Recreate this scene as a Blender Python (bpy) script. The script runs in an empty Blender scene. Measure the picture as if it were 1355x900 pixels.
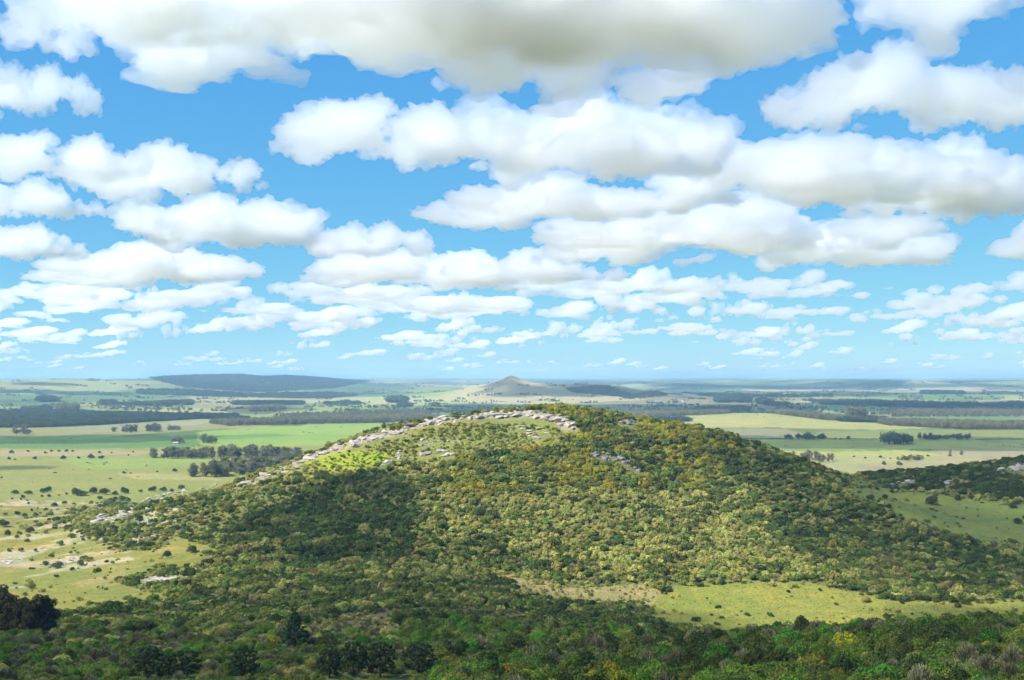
import bpy, bmesh, math, random
import numpy as np
from mathutils import Vector, Euler

# ------------------------------------------------------------------ camera, sky, sun, exposure
S = bpy.context.scene
COL = S.collection
K, HX, HY, CAMZ = 1453.0, 677.5, 500.0, 110.0       # focal length in photo pixels, principal column, horizon row, eye height
cam = bpy.data.cameras.new('camera')
camo = bpy.data.objects.new('camera', cam)
COL.objects.link(camo)
S.camera = camo
cam.sensor_width = 36
cam.lens = K / 1355 * 36
cam.shift_y = 50 / 1355
cam.clip_start = 0.5
cam.clip_end = 300000
camo.location = (0, 0, CAMZ)
camo.rotation_euler = (math.pi / 2, 0, 0)

SUN = Vector((-0.75, -0.42, 0.95)).normalized()
world = bpy.data.worlds.new('World')
S.world = world
world.use_nodes = True
wn = world.node_tree
sky = wn.nodes.new('ShaderNodeTexSky')
sky.sky_type = 'NISHITA'
sky.sun_disc = False
sky.sun_elevation = math.asin(SUN.z)
sky.sun_rotation = math.atan2(SUN.x, SUN.y)
sky.altitude = 200
sky.air_density = 0.7
sky.dust_density = 0.0
sky.ozone_density = 3.0
# photographic response of the blue: each channel of the sky is eased towards the pale horizon
sp = wn.nodes.new('ShaderNodeSeparateColor'); cb = wn.nodes.new('ShaderNodeCombineColor')
wn.links.new(sky.outputs[0], sp.inputs[0])
for ch, (pw, k) in enumerate(((0.9, .375), (.52, 1.18), (.15, 2.9))):
    p_ = wn.nodes.new('ShaderNodeMath'); p_.operation = 'POWER'; p_.inputs[1].default_value = pw
    q_ = wn.nodes.new('ShaderNodeMath'); q_.operation = 'MULTIPLY'; q_.inputs[1].default_value = k
    wn.links.new(sp.outputs[ch], p_.inputs[0]); wn.links.new(p_.outputs[0], q_.inputs[0]); wn.links.new(q_.outputs[0], cb.inputs[ch])
wn.links.new(cb.outputs[0], wn.nodes['Background'].inputs[0])
wn.nodes['Background'].inputs[1].default_value = 0.11

sl = bpy.data.lights.new('sun', 'SUN')
sl.energy = 4.4
sl.angle = math.radians(0.55)
sl.color = (1.0, 0.97, 0.915)
suno = bpy.data.objects.new('sun', sl)
COL.objects.link(suno)
suno.location = (0, 0, 3000)
suno.rotation_euler = SUN.to_track_quat('Z', 'Y').to_euler()

vs = S.view_settings
vs.view_transform = 'Standard'
vs.look = 'None'
vs.gamma = 1
vs.use_curve_mapping = False
vs.exposure = 1.1
S.cycles.use_denoising = True
S.cycles.max_bounces = 18
S.cycles.diffuse_bounces = 3
S.cycles.transmission_bounces = 3
S.cycles.adaptive_threshold = 0.02
S.cycles.volume_bounces = 13
S.cycles.transparent_max_bounces = 128
S.cycles.sample_clamp_indirect = 6

rng = np.random.default_rng(11)
R = random.Random(5)

# ------------------------------------------------------------------ noise and pixel helpers
def vnoise(x, y, seed=0):
    xi = np.floor(x).astype(np.int64); yi = np.floor(y).astype(np.int64)
    xf = x - xi; yf = y - yi
    u = xf * xf * (3 - 2 * xf); v = yf * yf * (3 - 2 * yf)
    def h(a, b):
        n = (a * 374761393 + b * 668265263 + seed * 1274126177) & 0x7fffffff
        n = ((n ^ (n >> 13)) * 1274126177) & 0x7fffffff
        return ((n ^ (n >> 16)) & 0xffff) / 65535.0
    a = h(xi, yi); b = h(xi + 1, yi); c = h(xi, yi + 1); d = h(xi + 1, yi + 1)
    return (a + (b - a) * u) * (1 - v) + (c + (d - c) * u) * v

def fbm(x, y, oct=4, seed=0):
    s = 0; a = 0.5; t = 0
    for i in range(oct):
        s = s + a * vnoise(x, y, seed + i); t += a
        x = x * 2.03 + 17.1; y = y * 2.03 + 5.3; a *= 0.5
    return s / t * 2 - 1

def sstep(a, b, x):
    t = np.clip((x - a) / (b - a), 0, 1)
    return t * t * (3 - 2 * t)

def inpoly(px, py, poly):
    px = np.asarray(px, float); py = np.asarray(py, float)
    r = np.zeros(px.shape, bool)
    n = len(poly)
    for i in range(n):
        x0, y0 = poly[i]; x1, y1 = poly[(i + 1) % n]
        if y0 == y1: continue
        c = ((y0 > py) != (y1 > py)) & (px < (x1 - x0) * (py - y0) / (y1 - y0) + x0)
        r ^= c
    return r

def proj(X, Y, Z):
    Yc = np.maximum(Y, 1e-3)
    return HX + K * X / Yc, HY + K * (CAMZ - Z) / Yc

# ------------------------------------------------------------------ terrain
def P(px, py, Y):
    return ((px - HX) / K * Y, Y, CAMZ - Y * (py - HY) / K)
def Q(px, Y, Z):
    return ((px - HX) / K * Y, Y, Z)
CT = [P(*a) for a in [
    # crest of the hill
    (120,692,700),(190,672,715),(250,658,730),(350,629,750),(430,596,770),(500,576,780),(560,560,790),(640,549,800),(690,543,800),
    (740,542,795),(800,553,790),(850,559,800),(900,566,800),(950,574,790),(1000,590,770),(1050,609,750),(1100,636,720),(1170,668,680),
    # face of the hill
    (690,565,775),(690,620,690),(690,700,600),(690,760,535),(560,620,705),(560,700,590),(430,640,690),(430,700,600),(560,745,530),
    (800,610,715),(800,700,600),(800,760,535),(900,620,730),(900,700,610),(1000,650,695),(1000,720,600),(1000,768,527),(900,770,525),
    (1100,690,665),(1100,740,580),(1200,740,590),(300,690,640),(300,725,550),(200,725,580),
    # valley and right hand pasture
    (1200,670,765),(1300,690,700),(1355,720,640),(1430,740,620),(1200,790,500),(1340,785,510),(1000,800,490),(870,806,475),
    (50,740,600),(30,700,735),(-80,700,740),(-80,760,560),(60,775,480),(100,805,400),(100,840,315),(300,770,455),(300,800,395),(300,840,305),
    (560,840,305),(600,800,400),(600,770,475),(750,806,440),(750,838,330),
    # near slope
    (100,880,232),(-80,870,240),(300,889,222),(450,888,224),(560,905,212),(700,893,218),(900,864,238),(1100,846,252),(1250,840,258),(1355,834,262),(1480,830,270),
    # right hand knoll and saddle
    (1480,592,850),(1355,612,850),(1300,620,850),(1230,626,850),(1150,634,840),(1130,650,790),(1300,655,790),(1355,650,790),
]] + [Q(*a) for a in [
    (120,850,3),(0,850,2),(-100,900,2),(250,800,20),(250,900,6),(430,880,36),(430,980,8),(560,900,52),(560,1010,12),(690,900,60),(690,1010,16),
    (800,900,54),(800,1010,14),(900,900,48),(900,1010,14),(1000,880,42),(1000,1010,12),(1100,880,30),(1100,1000,9),(1150,940,20),(1300,960,15),(1450,960,18),
    (1300,1060,3),(1130,1120,1),(690,1150,0),(300,1100,0),(0,1100,0),(-150,1100,0),(500,1150,0),(900,1150,0),(1500,1150,0),
    (1100,340,24),(1300,350,24),(900,340,24),(1100,410,12),(1300,420,12),(900,410,14),(1480,400,14),
]] + [(0,0,108.2),(60,10,105),(-60,10,105),(0,50,92.5),(70,60,88),(-70,60,88),(0,100,77.5),(60,110,74),(-60,110,74),(160,110,68),(-160,110,68),(0,160,63),(100,170,60),(-100,170,60),
      (0,-60,110),(0,-300,108),(300,-200,92),(-300,-200,92),(420,60,70),(-420,60,70),(500,300,32),(-500,300,28),(600,600,12),(-600,600,6),(650,900,6),(-650,900,2),(600,1150,0),(-600,1150,0)]
CT = np.array(CT)
_c = CT[:, :2] / 100
def _phi(r2):
    return 0.5 * r2 * np.log(r2 + 1e-9)
_d = ((_c[:, None] - _c[None]) ** 2).sum(-1)
_n = len(_c)
_A = np.zeros((_n + 3, _n + 3))
_A[:_n, :_n] = _phi(_d) + np.eye(_n) * 0.02
_A[:_n, _n] = 1; _A[:_n, _n + 1:] = _c
_A[_n:, :_n] = _A[:_n, _n:].T
_W = np.linalg.solve(_A, np.concatenate([CT[:, 2], np.zeros(3)]))
def rbf(X, Y):
    out = np.empty(X.shape); f = out.reshape(-1)
    x = X.reshape(-1) / 100; y = Y.reshape(-1) / 100
    for i in range(0, len(x), 20000):
        a = x[i:i + 20000]; b = y[i:i + 20000]
        r2 = (a[:, None] - _c[None, :, 0]) ** 2 + (b[:, None] - _c[None, :, 1]) ** 2
        f[i:i + 20000] = _phi(r2) @ _W[:_n] + _W[_n] + a * _W[_n + 1] + b * _W[_n + 2]
    return out

# far hills: (column, distance, rise, half width across, half width in depth, sharpness)
BUMPS = [
    (265, 9000, 66, 1000, 1500, 2.0), (365, 9300, 44, 900, 1400, 2.0), (450, 9800, 24, 1000, 1500, 2.0),
    (90, 6600, 44, 900, 1500, 2.0), (-60, 6400, 40, 1000, 1500, 2.0), (180, 6900, 14, 800, 1400, 2.0),
    (676, 5500, 30, 60, 120, 1.4), (676, 5500, 48, 260, 430, 1.2), (690, 5600, 42, 620, 700, 1.8), (800, 5700, 42, 280, 500, 2.0),
    (1215, 9000, 55, 480, 900, 1.7), (1100, 10500, 45, 900, 900, 2.0), (1340, 9800, 45, 700, 900, 2.0), (890, 9500, 35, 600, 900, 2.0),
    (1000, 2750, 14, 330, 420, 2.0), (560, 8200, 40, 700, 900, 2.0),
]
def zplain(X, Y):
    r = np.sqrt(X * X + Y * Y)
    far = sstep(1500, 4500, r)
    z = fbm(X / 420, Y / 420, 3, 3) * (1.2 + 5 * far)
    z = z + fbm(X / 2100, Y / 2100, 4, 9) * 20 * sstep(2600, 8000, r) + 8 * sstep(3000, 6500, r)
    z = z + 76 * sstep(7000, 15500, r) + fbm(X / 2600 + 40, Y / 1900, 3, 21) * 22 * sstep(8000, 14000, r)
    for c, d, h, wx, wy, p in BUMPS:
        bx = (c - HX) / K * d
        q = np.sqrt(((X - bx) / wx) ** 2 + ((Y - d) / wy) ** 2)
        z = z + h * np.exp(-np.power(q + 1e-6, p) * 1.1)
    return z
def terrain(X, Y):
    X = np.asarray(X, float); Y = np.asarray(Y, float)
    w = (1 - sstep(1000, 1250, Y)) * (1 - sstep(520, 900, np.abs(X))) * sstep(-700, -250, Y)
    z = zplain(X, Y)
    m = w > 0.0005
    if m.any():
        xm = X[m]; ym = Y[m]
        n = fbm(xm / 55, ym / 55, 3, 31) * 2.6 * sstep(380, 560, ym) + fbm(xm / 14, ym / 14, 2, 37) * 0.7 * sstep(120, 260, ym)
        z[m] = z[m] * (1 - w[m]) + (rbf(xm, ym) + n) * w[m]
    return z
def T(x, y):
    return float(terrain(np.array([x]), np.array([y]))[0])
_HD = np.concatenate([np.arange(150, 1400, 2.0), np.geomspace(1400, 30000, 700)])
def hit(px, py):
    """first point of the ground on the line of sight through a photo pixel"""
    s = (px - HX) / K
    z = terrain(s * _HD, _HD)
    line = CAMZ - _HD * (py - HY) / K
    b = np.nonzero(z >= line)[0]
    i = b[0] if len(b) else len(_HD) - 1
    if i == 0: y = _HD[0]
    else:
        a0 = line[i - 1] - z[i - 1]; a1 = z[i] - line[i]
        y = _HD[i - 1] + (_HD[i] - _HD[i - 1]) * a0 / max(1e-6, a0 + a1)
    return s * y, y, T(s * y, y)

# ------------------------------------------------------------------ material helpers
def newmat(name):
    m = bpy.data.materials.new(name); m.use_nodes = True
    n = m.node_tree
    return m, n, n.nodes['Principled BSDF']
def N(n, kind, **kw):
    a = n.nodes.new(kind)
    for k, v in kw.items():
        if k in a.inputs: a.inputs[k].default_value = v
        else: setattr(a, k, v)
    return a
def mixc(n, fac, a, b, mode='MIX'):
    m = n.nodes.new('ShaderNodeMix'); m.data_type = 'RGBA'; m.blend_type = mode
    for s, v in ((0, fac), (6, a), (7, b)):
        if hasattr(v, 'links'): n.links.new(v, m.inputs[s])
        else: m.inputs[s].default_value = v if s == 0 else (tuple(v) + (1,))[:4]
    return m.outputs[2]
def ramp(n, src, lo, hi, a=0.0, b=1.0):
    m = n.nodes.new('ShaderNodeMapRange'); n.links.new(src, m.inputs[0])
    m.inputs[1].default_value = lo; m.inputs[2].default_value = hi; m.inputs[3].default_value = a; m.inputs[4].default_value = b
    return m.outputs[0]

def leafmat(name, col, vary=0.35, hue=0.03, trans=0.35):
    m, n, b = newmat(name)
    oi = N(n, 'ShaderNodeObjectInfo'); geo = N(n, 'ShaderNodeNewGeometry')
    h = N(n, 'ShaderNodeHueSaturation'); h.inputs['Color'].default_value = col + (1,)
    n.links.new(ramp(n, oi.outputs['Random'], 0, 1, 0.5 - hue, 0.5 + hue), h.inputs['Hue'])
    wn_ = N(n, 'ShaderNodeTexWhiteNoise', noise_dimensions='1D'); n.links.new(oi.outputs['Random'], wn_.inputs['W'])
    v1 = ramp(n, wn_.outputs['Value'], 0, 1, 1 - vary, 1 + vary)
    v2 = ramp(n, geo.outputs['Random Per Island'], 0, 1, 0.65, 1.35)
    mm = N(n, 'ShaderNodeMath', operation='MULTIPLY'); n.links.new(v1, mm.inputs[0]); n.links.new(v2, mm.inputs[1])
    n.links.new(mm.outputs[0], h.inputs['Value'])
    n.nodes.remove(b)
    d = N(n, 'ShaderNodeBsdfDiffuse'); t = N(n, 'ShaderNodeBsdfTranslucent')
    n.links.new(h.outputs[0], d.inputs['Color']); n.links.new(h.outputs[0], t.inputs['Color'])
    mx = N(n, 'ShaderNodeMixShader'); mx.inputs[0].default_value = trans
    n.links.new(d.outputs[0], mx.inputs[1]); n.links.new(t.outputs[0], mx.inputs[2])
    n.links.new(mx.outputs[0], n.nodes['Material Output'].inputs['Surface'])
    return m
LEAF = {
    'dark':   leafmat('leaf_dark_green', (.078, .104, .030)),
    'mid':    leafmat('leaf_mid_green', (.140, .180, .038)),
    'olive':  leafmat('leaf_olive', (.240, .235, .040)),
    'golden': leafmat('leaf_golden', (.310, .285, .032)),
    'sage':   leafmat('leaf_sage', (.350, .335, .090)),
    'twig':   leafmat('twig_grey', (.205, .190, .095), 0.3, 0.02, 0.1),
    'bright': leafmat('leaf_bright_green', (.120, .215, .030)),
    'pine':   leafmat('needle_green', (.045, .070, .030), 0.2, 0.02, 0.1),
    'euc':    leafmat('leaf_eucalyptus', (.175, .180, .090), 0.3, 0.02),
    'wood':   leafmat('leaf_far_wood', (.058, .080, .042), 0.3, 0.02),
    'brown':  leafmat('leaf_brownish', (.215, .195, .105), 0.25, 0.02),
}
def barkmat(name, col):
    m, n, b = newmat(name)
    tx = N(n, 'ShaderNodeTexNoise', Scale=3.0, Detail=5.0)
    n.links.new(mixc(n, tx.outputs['Fac'], [c * .6 for c in col], [c * 1.4 for c in col]), b.inputs['Base Color'])
    b.inputs['Roughness'].default_value = 0.9
    return m
BARK = barkmat('bark_grey', (.13, .11, .09))
BARKD = barkmat('bark_dark', (.06, .045, .035))

def rockmat(name, a, bcol, lich):
    m, n, b = newmat(name)
    tc = N(n, 'ShaderNodeNewGeometry')
    t1 = N(n, 'ShaderNodeTexNoise', Scale=0.35, Detail=6.0, Roughness=0.65)
    t2 = N(n, 'ShaderNodeTexNoise', Scale=1.6, Detail=5.0)
    for t in (t1, t2): n.links.new(tc.outputs['Position'], t.inputs['Vector'])
    c = mixc(n, ramp(n, t1.outputs['Fac'], .35, .65), a, bcol)
    c = mixc(n, ramp(n, t2.outputs['Fac'], .52, .66), c, lich)
    n.links.new(c, b.inputs['Base Color']); b.inputs['Roughness'].default_value = 0.95
    bp = N(n, 'ShaderNodeBump', Strength=0.8, Distance=0.4); n.links.new(t2.outputs['Fac'], bp.inputs['Height'])
    n.links.new(bp.outputs[0], b.inputs['Normal'])
    return m
ROCK = rockmat('pale_granite', (.33, .275, .215), (.43, .37, .30), (.19, .165, .12))
ROCKD = rockmat('dark_granite', (.13, .12, .11), (.26, .24, .22), (.07, .07, .06))

# ------------------------------------------------------------------ ground sheet
def add(name, me, parent=None, kind=None, label=None, cat=None, group=None):
    o = bpy.data.objects.new(name, me); COL.objects.link(o)
    if parent is not None: o.parent = parent
    if kind: o['kind'] = kind
    if label: o['label'] = label
    if cat: o['category'] = cat
    if group: o['group'] = group
    return o

fine = np.radians(np.linspace(-31, 31, 520))
coarse = np.radians(np.concatenate([np.linspace(31, 180, 60)[1:], np.linspace(-180, -31, 60)[1:-1]]))
ANG = np.concatenate([fine, coarse])
RAD = np.concatenate([[2.0], np.geomspace(8, 160, 50)[:-1], np.geomspace(160, 1300, 290)[:-1], np.geomspace(1300, 40000, 330)])
GX = RAD[:, None] * np.sin(ANG)[None]; GY = RAD[:, None] * np.cos(ANG)[None]
GZ = terrain(GX, GY)
GPX, GPY = proj(GX, GY, GZ)

# land cover colours: what grows there, and a cloud shadow painted on the crop
C_PAST = np.array([.195, .195, .042]); C_SCRUB = np.array([.115, .125, .042])
col = np.empty(GX.shape + (3,))
col[:] = C_SCRUB
def blend(c, mask):
    m = np.clip(mask, 0, 1)[..., None]
    col[:] = col * (1 - m) + np.array(c) * m
wob = fbm(GX / 18, GY / 18, 3, 71)
wobp = fbm(GPX / 22, GPY / 9, 3, 77)
near = (GY < 980) & (GY > 0)
farm = ~near
PASTURE_FRONT = [(850,812),(868,784),(905,773),(1000,770),(1080,772),(1140,785),(1190,795),(1340,795),(1400,800),(1400,825),(1000,850),(880,830)]
PASTURE_LEFT = [(-200,560),(260,630),(200,650),(130,672),(95,690),(110,712),(180,730),(240,712),(300,722),(292,745),(215,752),(150,770),(205,785),(250,795),(120,800),(75,845),(-200,850)]
PASTURE_RIGHT = [(1115,622),(1185,650),(1270,655),(1355,668),(1500,680),(1500,745),(1400,728),(1300,722),(1230,700),(1180,680),(1130,655)]
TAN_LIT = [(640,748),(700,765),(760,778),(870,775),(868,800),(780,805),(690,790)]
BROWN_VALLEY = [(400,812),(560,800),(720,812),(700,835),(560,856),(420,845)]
LIME = [(395,612),(440,598),(520,596),(505,614),(440,622)]
TOP_SCRUB = [(330,645),(430,596),(560,560),(740,548),(770,575),(700,592),(600,615),(520,618),(420,628)]
def zone(poly, px, py, Y, wb=0.0):
    return inpoly(px + wb * 14, py + wb * 5, poly) & (Y < 980)
blend([.17, .175, .05], (zone(TOP_SCRUB, GPX, GPY, GY, wob)) * 0.9)
blend(C_PAST, zone(PASTURE_FRONT, GPX, GPY, GY, wob) * 1.0)
blend([.18, .17, .042], zone(PASTURE_LEFT, GPX, GPY, GY, wob) * 0.95)
blend([.145, .17, .042], zone(PASTURE_RIGHT, GPX, GPY, GY, wob) * 0.95)
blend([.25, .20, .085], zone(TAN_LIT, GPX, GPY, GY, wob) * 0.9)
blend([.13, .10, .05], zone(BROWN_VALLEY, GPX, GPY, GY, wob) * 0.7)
blend([.19, .24, .025], zone(LIME, GPX, GPY, GY, wob) * 0.9)
blend([.36, .31, .22], near * (sstep(.18, .3, fbm(GX / 22, GY / 15, 4, 90)) * zone([(-200,640),(250,650),(220,720),(120,775),(-200,790)], GPX, GPY, GY)) * 0.75)
def near_line(line):
    d = np.full(GX.shape, 1e9)
    for (x0, y0), (x1, y1) in zip(line[:-1], line[1:]):
        t = np.clip(((GPX - x0) * (x1 - x0) + (GPY - y0) * (y1 - y0)) / ((x1 - x0) ** 2 + (y1 - y0) ** 2), 0, 1)
        d = np.minimum(d, np.hypot((GPX - x0 - t * (x1 - x0)) * .45, GPY - y0 - t * (y1 - y0)))
    return d
for ln in ([(500,577),(560,561),(600,553),(650,549),(700,547),(735,554),(752,566)], [(385,612),(430,598),(470,585),(500,577)],
           [(228,656),(285,646),(340,634),(388,616)], [(122,688),(160,680),(190,668),(222,658)], [(-10,745),(55,746),(112,738)], [(195,768),(236,762)]):
    blend([.30, .25, .18], near * (1 - sstep(2.5, 5.5, near_line(ln) + wob * 3)) * .8)
blend([.27, .21, .085], near * sstep(.05, .4, fbm(GX / 35 + 9, GY / 16, 4, 190)) * zone(PASTURE_LEFT, GPX, GPY, GY, wob) * .55)
# plain: patchwork of fields
FP = np.array([[.21, .225, .075], [.17, .20, .06], [.27, .25, .10], [.12, .18, .055], [.24, .20, .12], [.30, .27, .13], [.15, .17, .06], [.20, .24, .08], [.10, .105, .05]])
def cells(X, Y, s, seed):
    gx = X / s; gy = Y / (s * 1.7)
    best = np.full(X.shape, 9.0); idd = np.zeros(X.shape, np.int64)
    ix = np.floor(gx).astype(np.int64); iy = np.floor(gy).astype(np.int64)
    for dx in (-1, 0, 1):
        for dy in (-1, 0, 1):
            a = ix + dx; b = iy + dy
            h = ((a * 73856093) ^ (b * 19349663) ^ (seed * 83492791)) & 0xfffffff
            jx = ((h * 9301 + 49297) % 233280) / 233280.0; jy = ((h * 4096 + 150889) % 714025) / 714025.0
            d = np.abs(gx - a - jx) * 1.15 + np.abs(gy - b - jy)
            m = d < best
            best = np.where(m, d, best); idd = np.where(m, h, idd)
    return idd
wx = GX + fbm(GX / 300, GY / 300, 2, 55) * 60; wy = GY + fbm(GX / 300, GY / 300, 2, 56) * 90
cid = np.where(np.sqrt(GX ** 2 + GY ** 2) < 4500, cells(wx, wy, 330, 4), cells(wx, wy, 620, 8))
fcol = FP[(cid // 7) % len(FP)] * (0.62 + 0.42 * ((cid // 131) % 100) / 100.0)[..., None]
col[farm] = fcol[farm]
def field(c, poly, k=1.0):
    blend(c, (inpoly(GPX + wobp * 3, GPY + wobp * 0.8, poly) & farm) * k)
field([.195, .20, .060], [(-200,592),(700,588),(700,720),(-200,760)])
field([.10, .165, .043], [(-200,578),(150,577),(240,577),(270,581),(255,592),(100,594),(-200,593)])  # left end of the crop, painted darker to carry its cloud shadow
field([.19, .26, .055], [(262,572),(330,566),(480,561),(560,560),(560,572),(440,590),(300,592),(262,588)])
field([.12, .20, .048], [(250,578),(360,574),(400,576),(300,582)])
field([.27, .22, .13], [(-200,597),(160,596),(240,598),(180,602),(90,604),(-200,605)], 0.8)
field([.20, .25, .065], [(70,606),(260,606),(300,614),(120,622)], 0.8)
field([.30, .26, .12], [(150,625),(260,628),(300,636),(180,634)], 0.7)
field([.22, .20, .12], [(60,565),(230,556),(240,566),(120,573)], 0.8)
field([.25, .22, .15], [(230,552),(300,553),(250,564),(225,562)], 0.8)
field([.25, .26, .07], [(300,600),(330,596),(440,598),(430,606),(350,607)], 0.6)
field([.27, .255, .095], [(800,553),(880,545),(930,541),(1000,541),(1090,556),(1250,566),(1170,569),(1020,566),(900,565)])
field([.21, .19, .11], [(930,566),(1040,568),(1090,580),(940,580)], 0.9)
field([.165, .18, .058], [(1090,570),(1500,566),(1500,582),(1060,582)])
field([.175, .20, .06], [(930,582),(1500,583),(1500,598),(1160,594),(1100,598),(960,596)])
field([.27, .27, .09], [(1000,597),(1100,598),(1200,595),(1260,604),(1180,612),(1060,615)])
field([.24, .22, .13], [(1240,596),(1500,588),(1500,604),(1250,603)], 0.9)
field([.26, .24, .12], [(1080,603),(1300,603),(1300,618),(1080,618)], 0.7)
field([.22, .27, .10], [(1030,535),(1130,536),(1210,544),(1080,545)])
field([.34, .30, .20], [(1040,533),(1075,529),(1072,533)], 0.8)
field([.30, .28, .16], [(280,527),(560,525),(700,530),(560,536),(300,533)], 0.6)
field([.33, .265, .15], [(560,529),(640,507),(676,499),(720,509),(800,522),(860,529),(700,537)], 0.85)
field([.30, .215, .14], [(640,508),(676,498),(730,511),(690,520)], 0.6)
field([.30, .27, .16], [(1185,516),(1200,504),(1230,500),(1262,508),(1300,518)], 0.8)
field([.24, .26, .12], [(-200,500),(190,499),(180,512),(130,522),(-200,522)], 0.5)
FOREST_HILL = [(195,499),(240,493),(300,494),(350,499),(380,497),(450,501),(500,503),(440,514),(330,520),(240,512)]
field([.038, .055, .032], FOREST_HILL)
# far downs get scattered woods
rr = np.sqrt(GX ** 2 + GY ** 2)
fw = sstep(.22, .32, fbm(GX / 900, GY / 700, 4, 120)) * sstep(5500, 8000, rr) * farm
blend([.045, .062, .035], fw * 0.85)

nr, na = GX.shape
verts = np.stack([GX, GY, GZ], -1).reshape(-1, 3)
ii = np.arange(nr - 1)[:, None] * na + np.arange(na)[None]
jj = np.arange(nr - 1)[:, None] * na + (np.arange(na) + 1)[None] % na
quads = np.stack([ii, jj, jj + na, ii + na], -1).reshape(-1, 4)
cap = len(verts)
verts = np.concatenate([verts, [[0, 0, T(0, 0)]]])
quads = quads[:, ::-1]
me = bpy.data.meshes.new('ground')
me.vertices.add(len(verts)); me.vertices.foreach_set('co', verts.astype(np.float32).ravel())
tri = np.stack([(np.arange(na) + 1) % na, np.arange(na), np.full(na, cap)], -1)
loops = np.concatenate([quads.ravel(), tri.ravel()])
starts = np.concatenate([np.arange(len(quads)) * 4, len(quads) * 4 + np.arange(na) * 3])
me.loops.add(len(loops)); me.loops.foreach_set('vertex_index', loops.astype(np.int32))
me.polygons.add(len(starts)); me.polygons.foreach_set('loop_start', starts.astype(np.int32))
me.update(calc_edges=True); me.validate()
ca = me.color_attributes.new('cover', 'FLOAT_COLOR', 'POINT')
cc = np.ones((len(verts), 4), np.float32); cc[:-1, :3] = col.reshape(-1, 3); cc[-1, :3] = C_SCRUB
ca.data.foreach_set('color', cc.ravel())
me.polygons.foreach_set('use_smooth', np.ones(len(starts), bool))
m, n, b = newmat('grassland')
at = N(n, 'ShaderNodeAttribute', attribute_name='cover')
ge = N(n, 'ShaderNodeNewGeometry')
ns = []
for sc, det in ((0.9, 5), (0.16, 5), (0.02, 5), (0.0022, 4)):
    t = N(n, 'ShaderNodeTexNoise', Scale=sc, Detail=det, Roughness=0.6); n.links.new(ge.outputs['Position'], t.inputs['Vector']); ns.append(t)
c = at.outputs['Color']
def modulate(c, src, lo, hi, tint):
    f = ramp(n, src, .3, .7)
    return mixc(n, 1.0, c, mixc(n, f, lo, hi), 'MULTIPLY')
c = modulate(c, ns[0].outputs['Fac'], (.62, .66, .6), (1.32, 1.28, 1.25), 0)
c = modulate(c, ns[1].outputs['Fac'], (.78, .86, .82), (1.2, 1.1, 1.05), 0)
c = modulate(c, ns[2].outputs['Fac'], (.82, .95, .9), (1.18, 1.04, 1.0), 0)
c = modulate(c, ns[3].outputs['Fac'], (.85, .95, .9), (1.12, 1.05, 1.05), 0)
n.links.new(c, b.inputs['Base Color']); b.inputs['Roughness'].default_value = 1.0
b.inputs['Specular IOR Level'].default_value = 0.1
bp = N(n, 'ShaderNodeBump', Strength=0.7, Distance=0.5); n.links.new(ns[0].outputs['Fac'], bp.inputs['Height'])
n.links.new(bp.outputs[0], b.inputs['Normal'])
me.materials.append(m)
ground = add('ground', me, kind='structure')

# ------------------------------------------------------------------ plant builders
def quads_mesh(name, C, Nn, size, mat, aspect=1.0, rs=None):
    """leaf faces: centres, facing, sizes"""
    k = len(C)
    a = rs.normal(size=(k, 3)); t = np.cross(Nn, a); t /= np.linalg.norm(t, axis=1)[:, None] + 1e-9
    u = np.cross(Nn, t); s = np.asarray(size)[:, None] if np.ndim(size) else size
    v = np.stack([C - t * s, C + u * s * aspect * .6, C + t * s, C - u * s * aspect * .6], 1)
    v += rs.normal(size=v.shape) * (np.asarray(size)[:, None, None] if np.ndim(size) else size) * .18
    me = bpy.data.meshes.new(name)
    me.vertices.add(k * 4); me.vertices.foreach_set('co', v.astype(np.float32).ravel())
    me.loops.add(k * 4); me.loops.foreach_set('vertex_index', np.arange(k * 4, dtype=np.int32))
    me.polygons.add(k); me.polygons.foreach_set('loop_start', np.arange(0, k * 4, 4, dtype=np.int32))
    me.update(calc_edges=True); me.materials.append(mat)
    return me
def lobes_leaves(lobes, count, leaf, rs, fill=0.35, under=False):
    """leaves spread through the volume of a set of ellipsoid lobes (x,y,z,rx,ry,rz), denser near the skin"""
    L = np.array(lobes); vol = (L[:, 3] * L[:, 4] * L[:, 5]) ** .67
    pick = rs.choice(len(L), count, p=vol / vol.sum())
    d = rs.normal(size=(count, 3)); d /= np.linalg.norm(d, axis=1)[:, None]
    if not under:
        low = d[:, 2] < -0.35; d[low, 2] *= -1
    rad = np.where(rs.random(count) < fill, rs.random(count) ** .5, rs.uniform(.82, 1.1, count))
    C = L[pick, :3] + d * rad[:, None] * L[pick, 3:6]
    Nn = d + rs.normal(size=d.shape) * .45 + np.array([0, 0, .25]); Nn /= np.linalg.norm(Nn, axis=1)[:, None]
    size = leaf * rs.uniform(.6, 1.35, count)
    return C, Nn, size
def shrub_lobes(rs, n=7, flat=0.62):
    L = []
    for i in range(n):
        a = rs.uniform(0, 6.283); r = .62 * math.sqrt(rs.random())
        q = rs.uniform(.26, .46)
        L.append((math.cos(a) * r, math.sin(a) * r, flat * (1 - r * r * .8) * rs.uniform(.55, 1.05), q, q, q * rs.uniform(.75, 1.0)))
    return L
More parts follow.
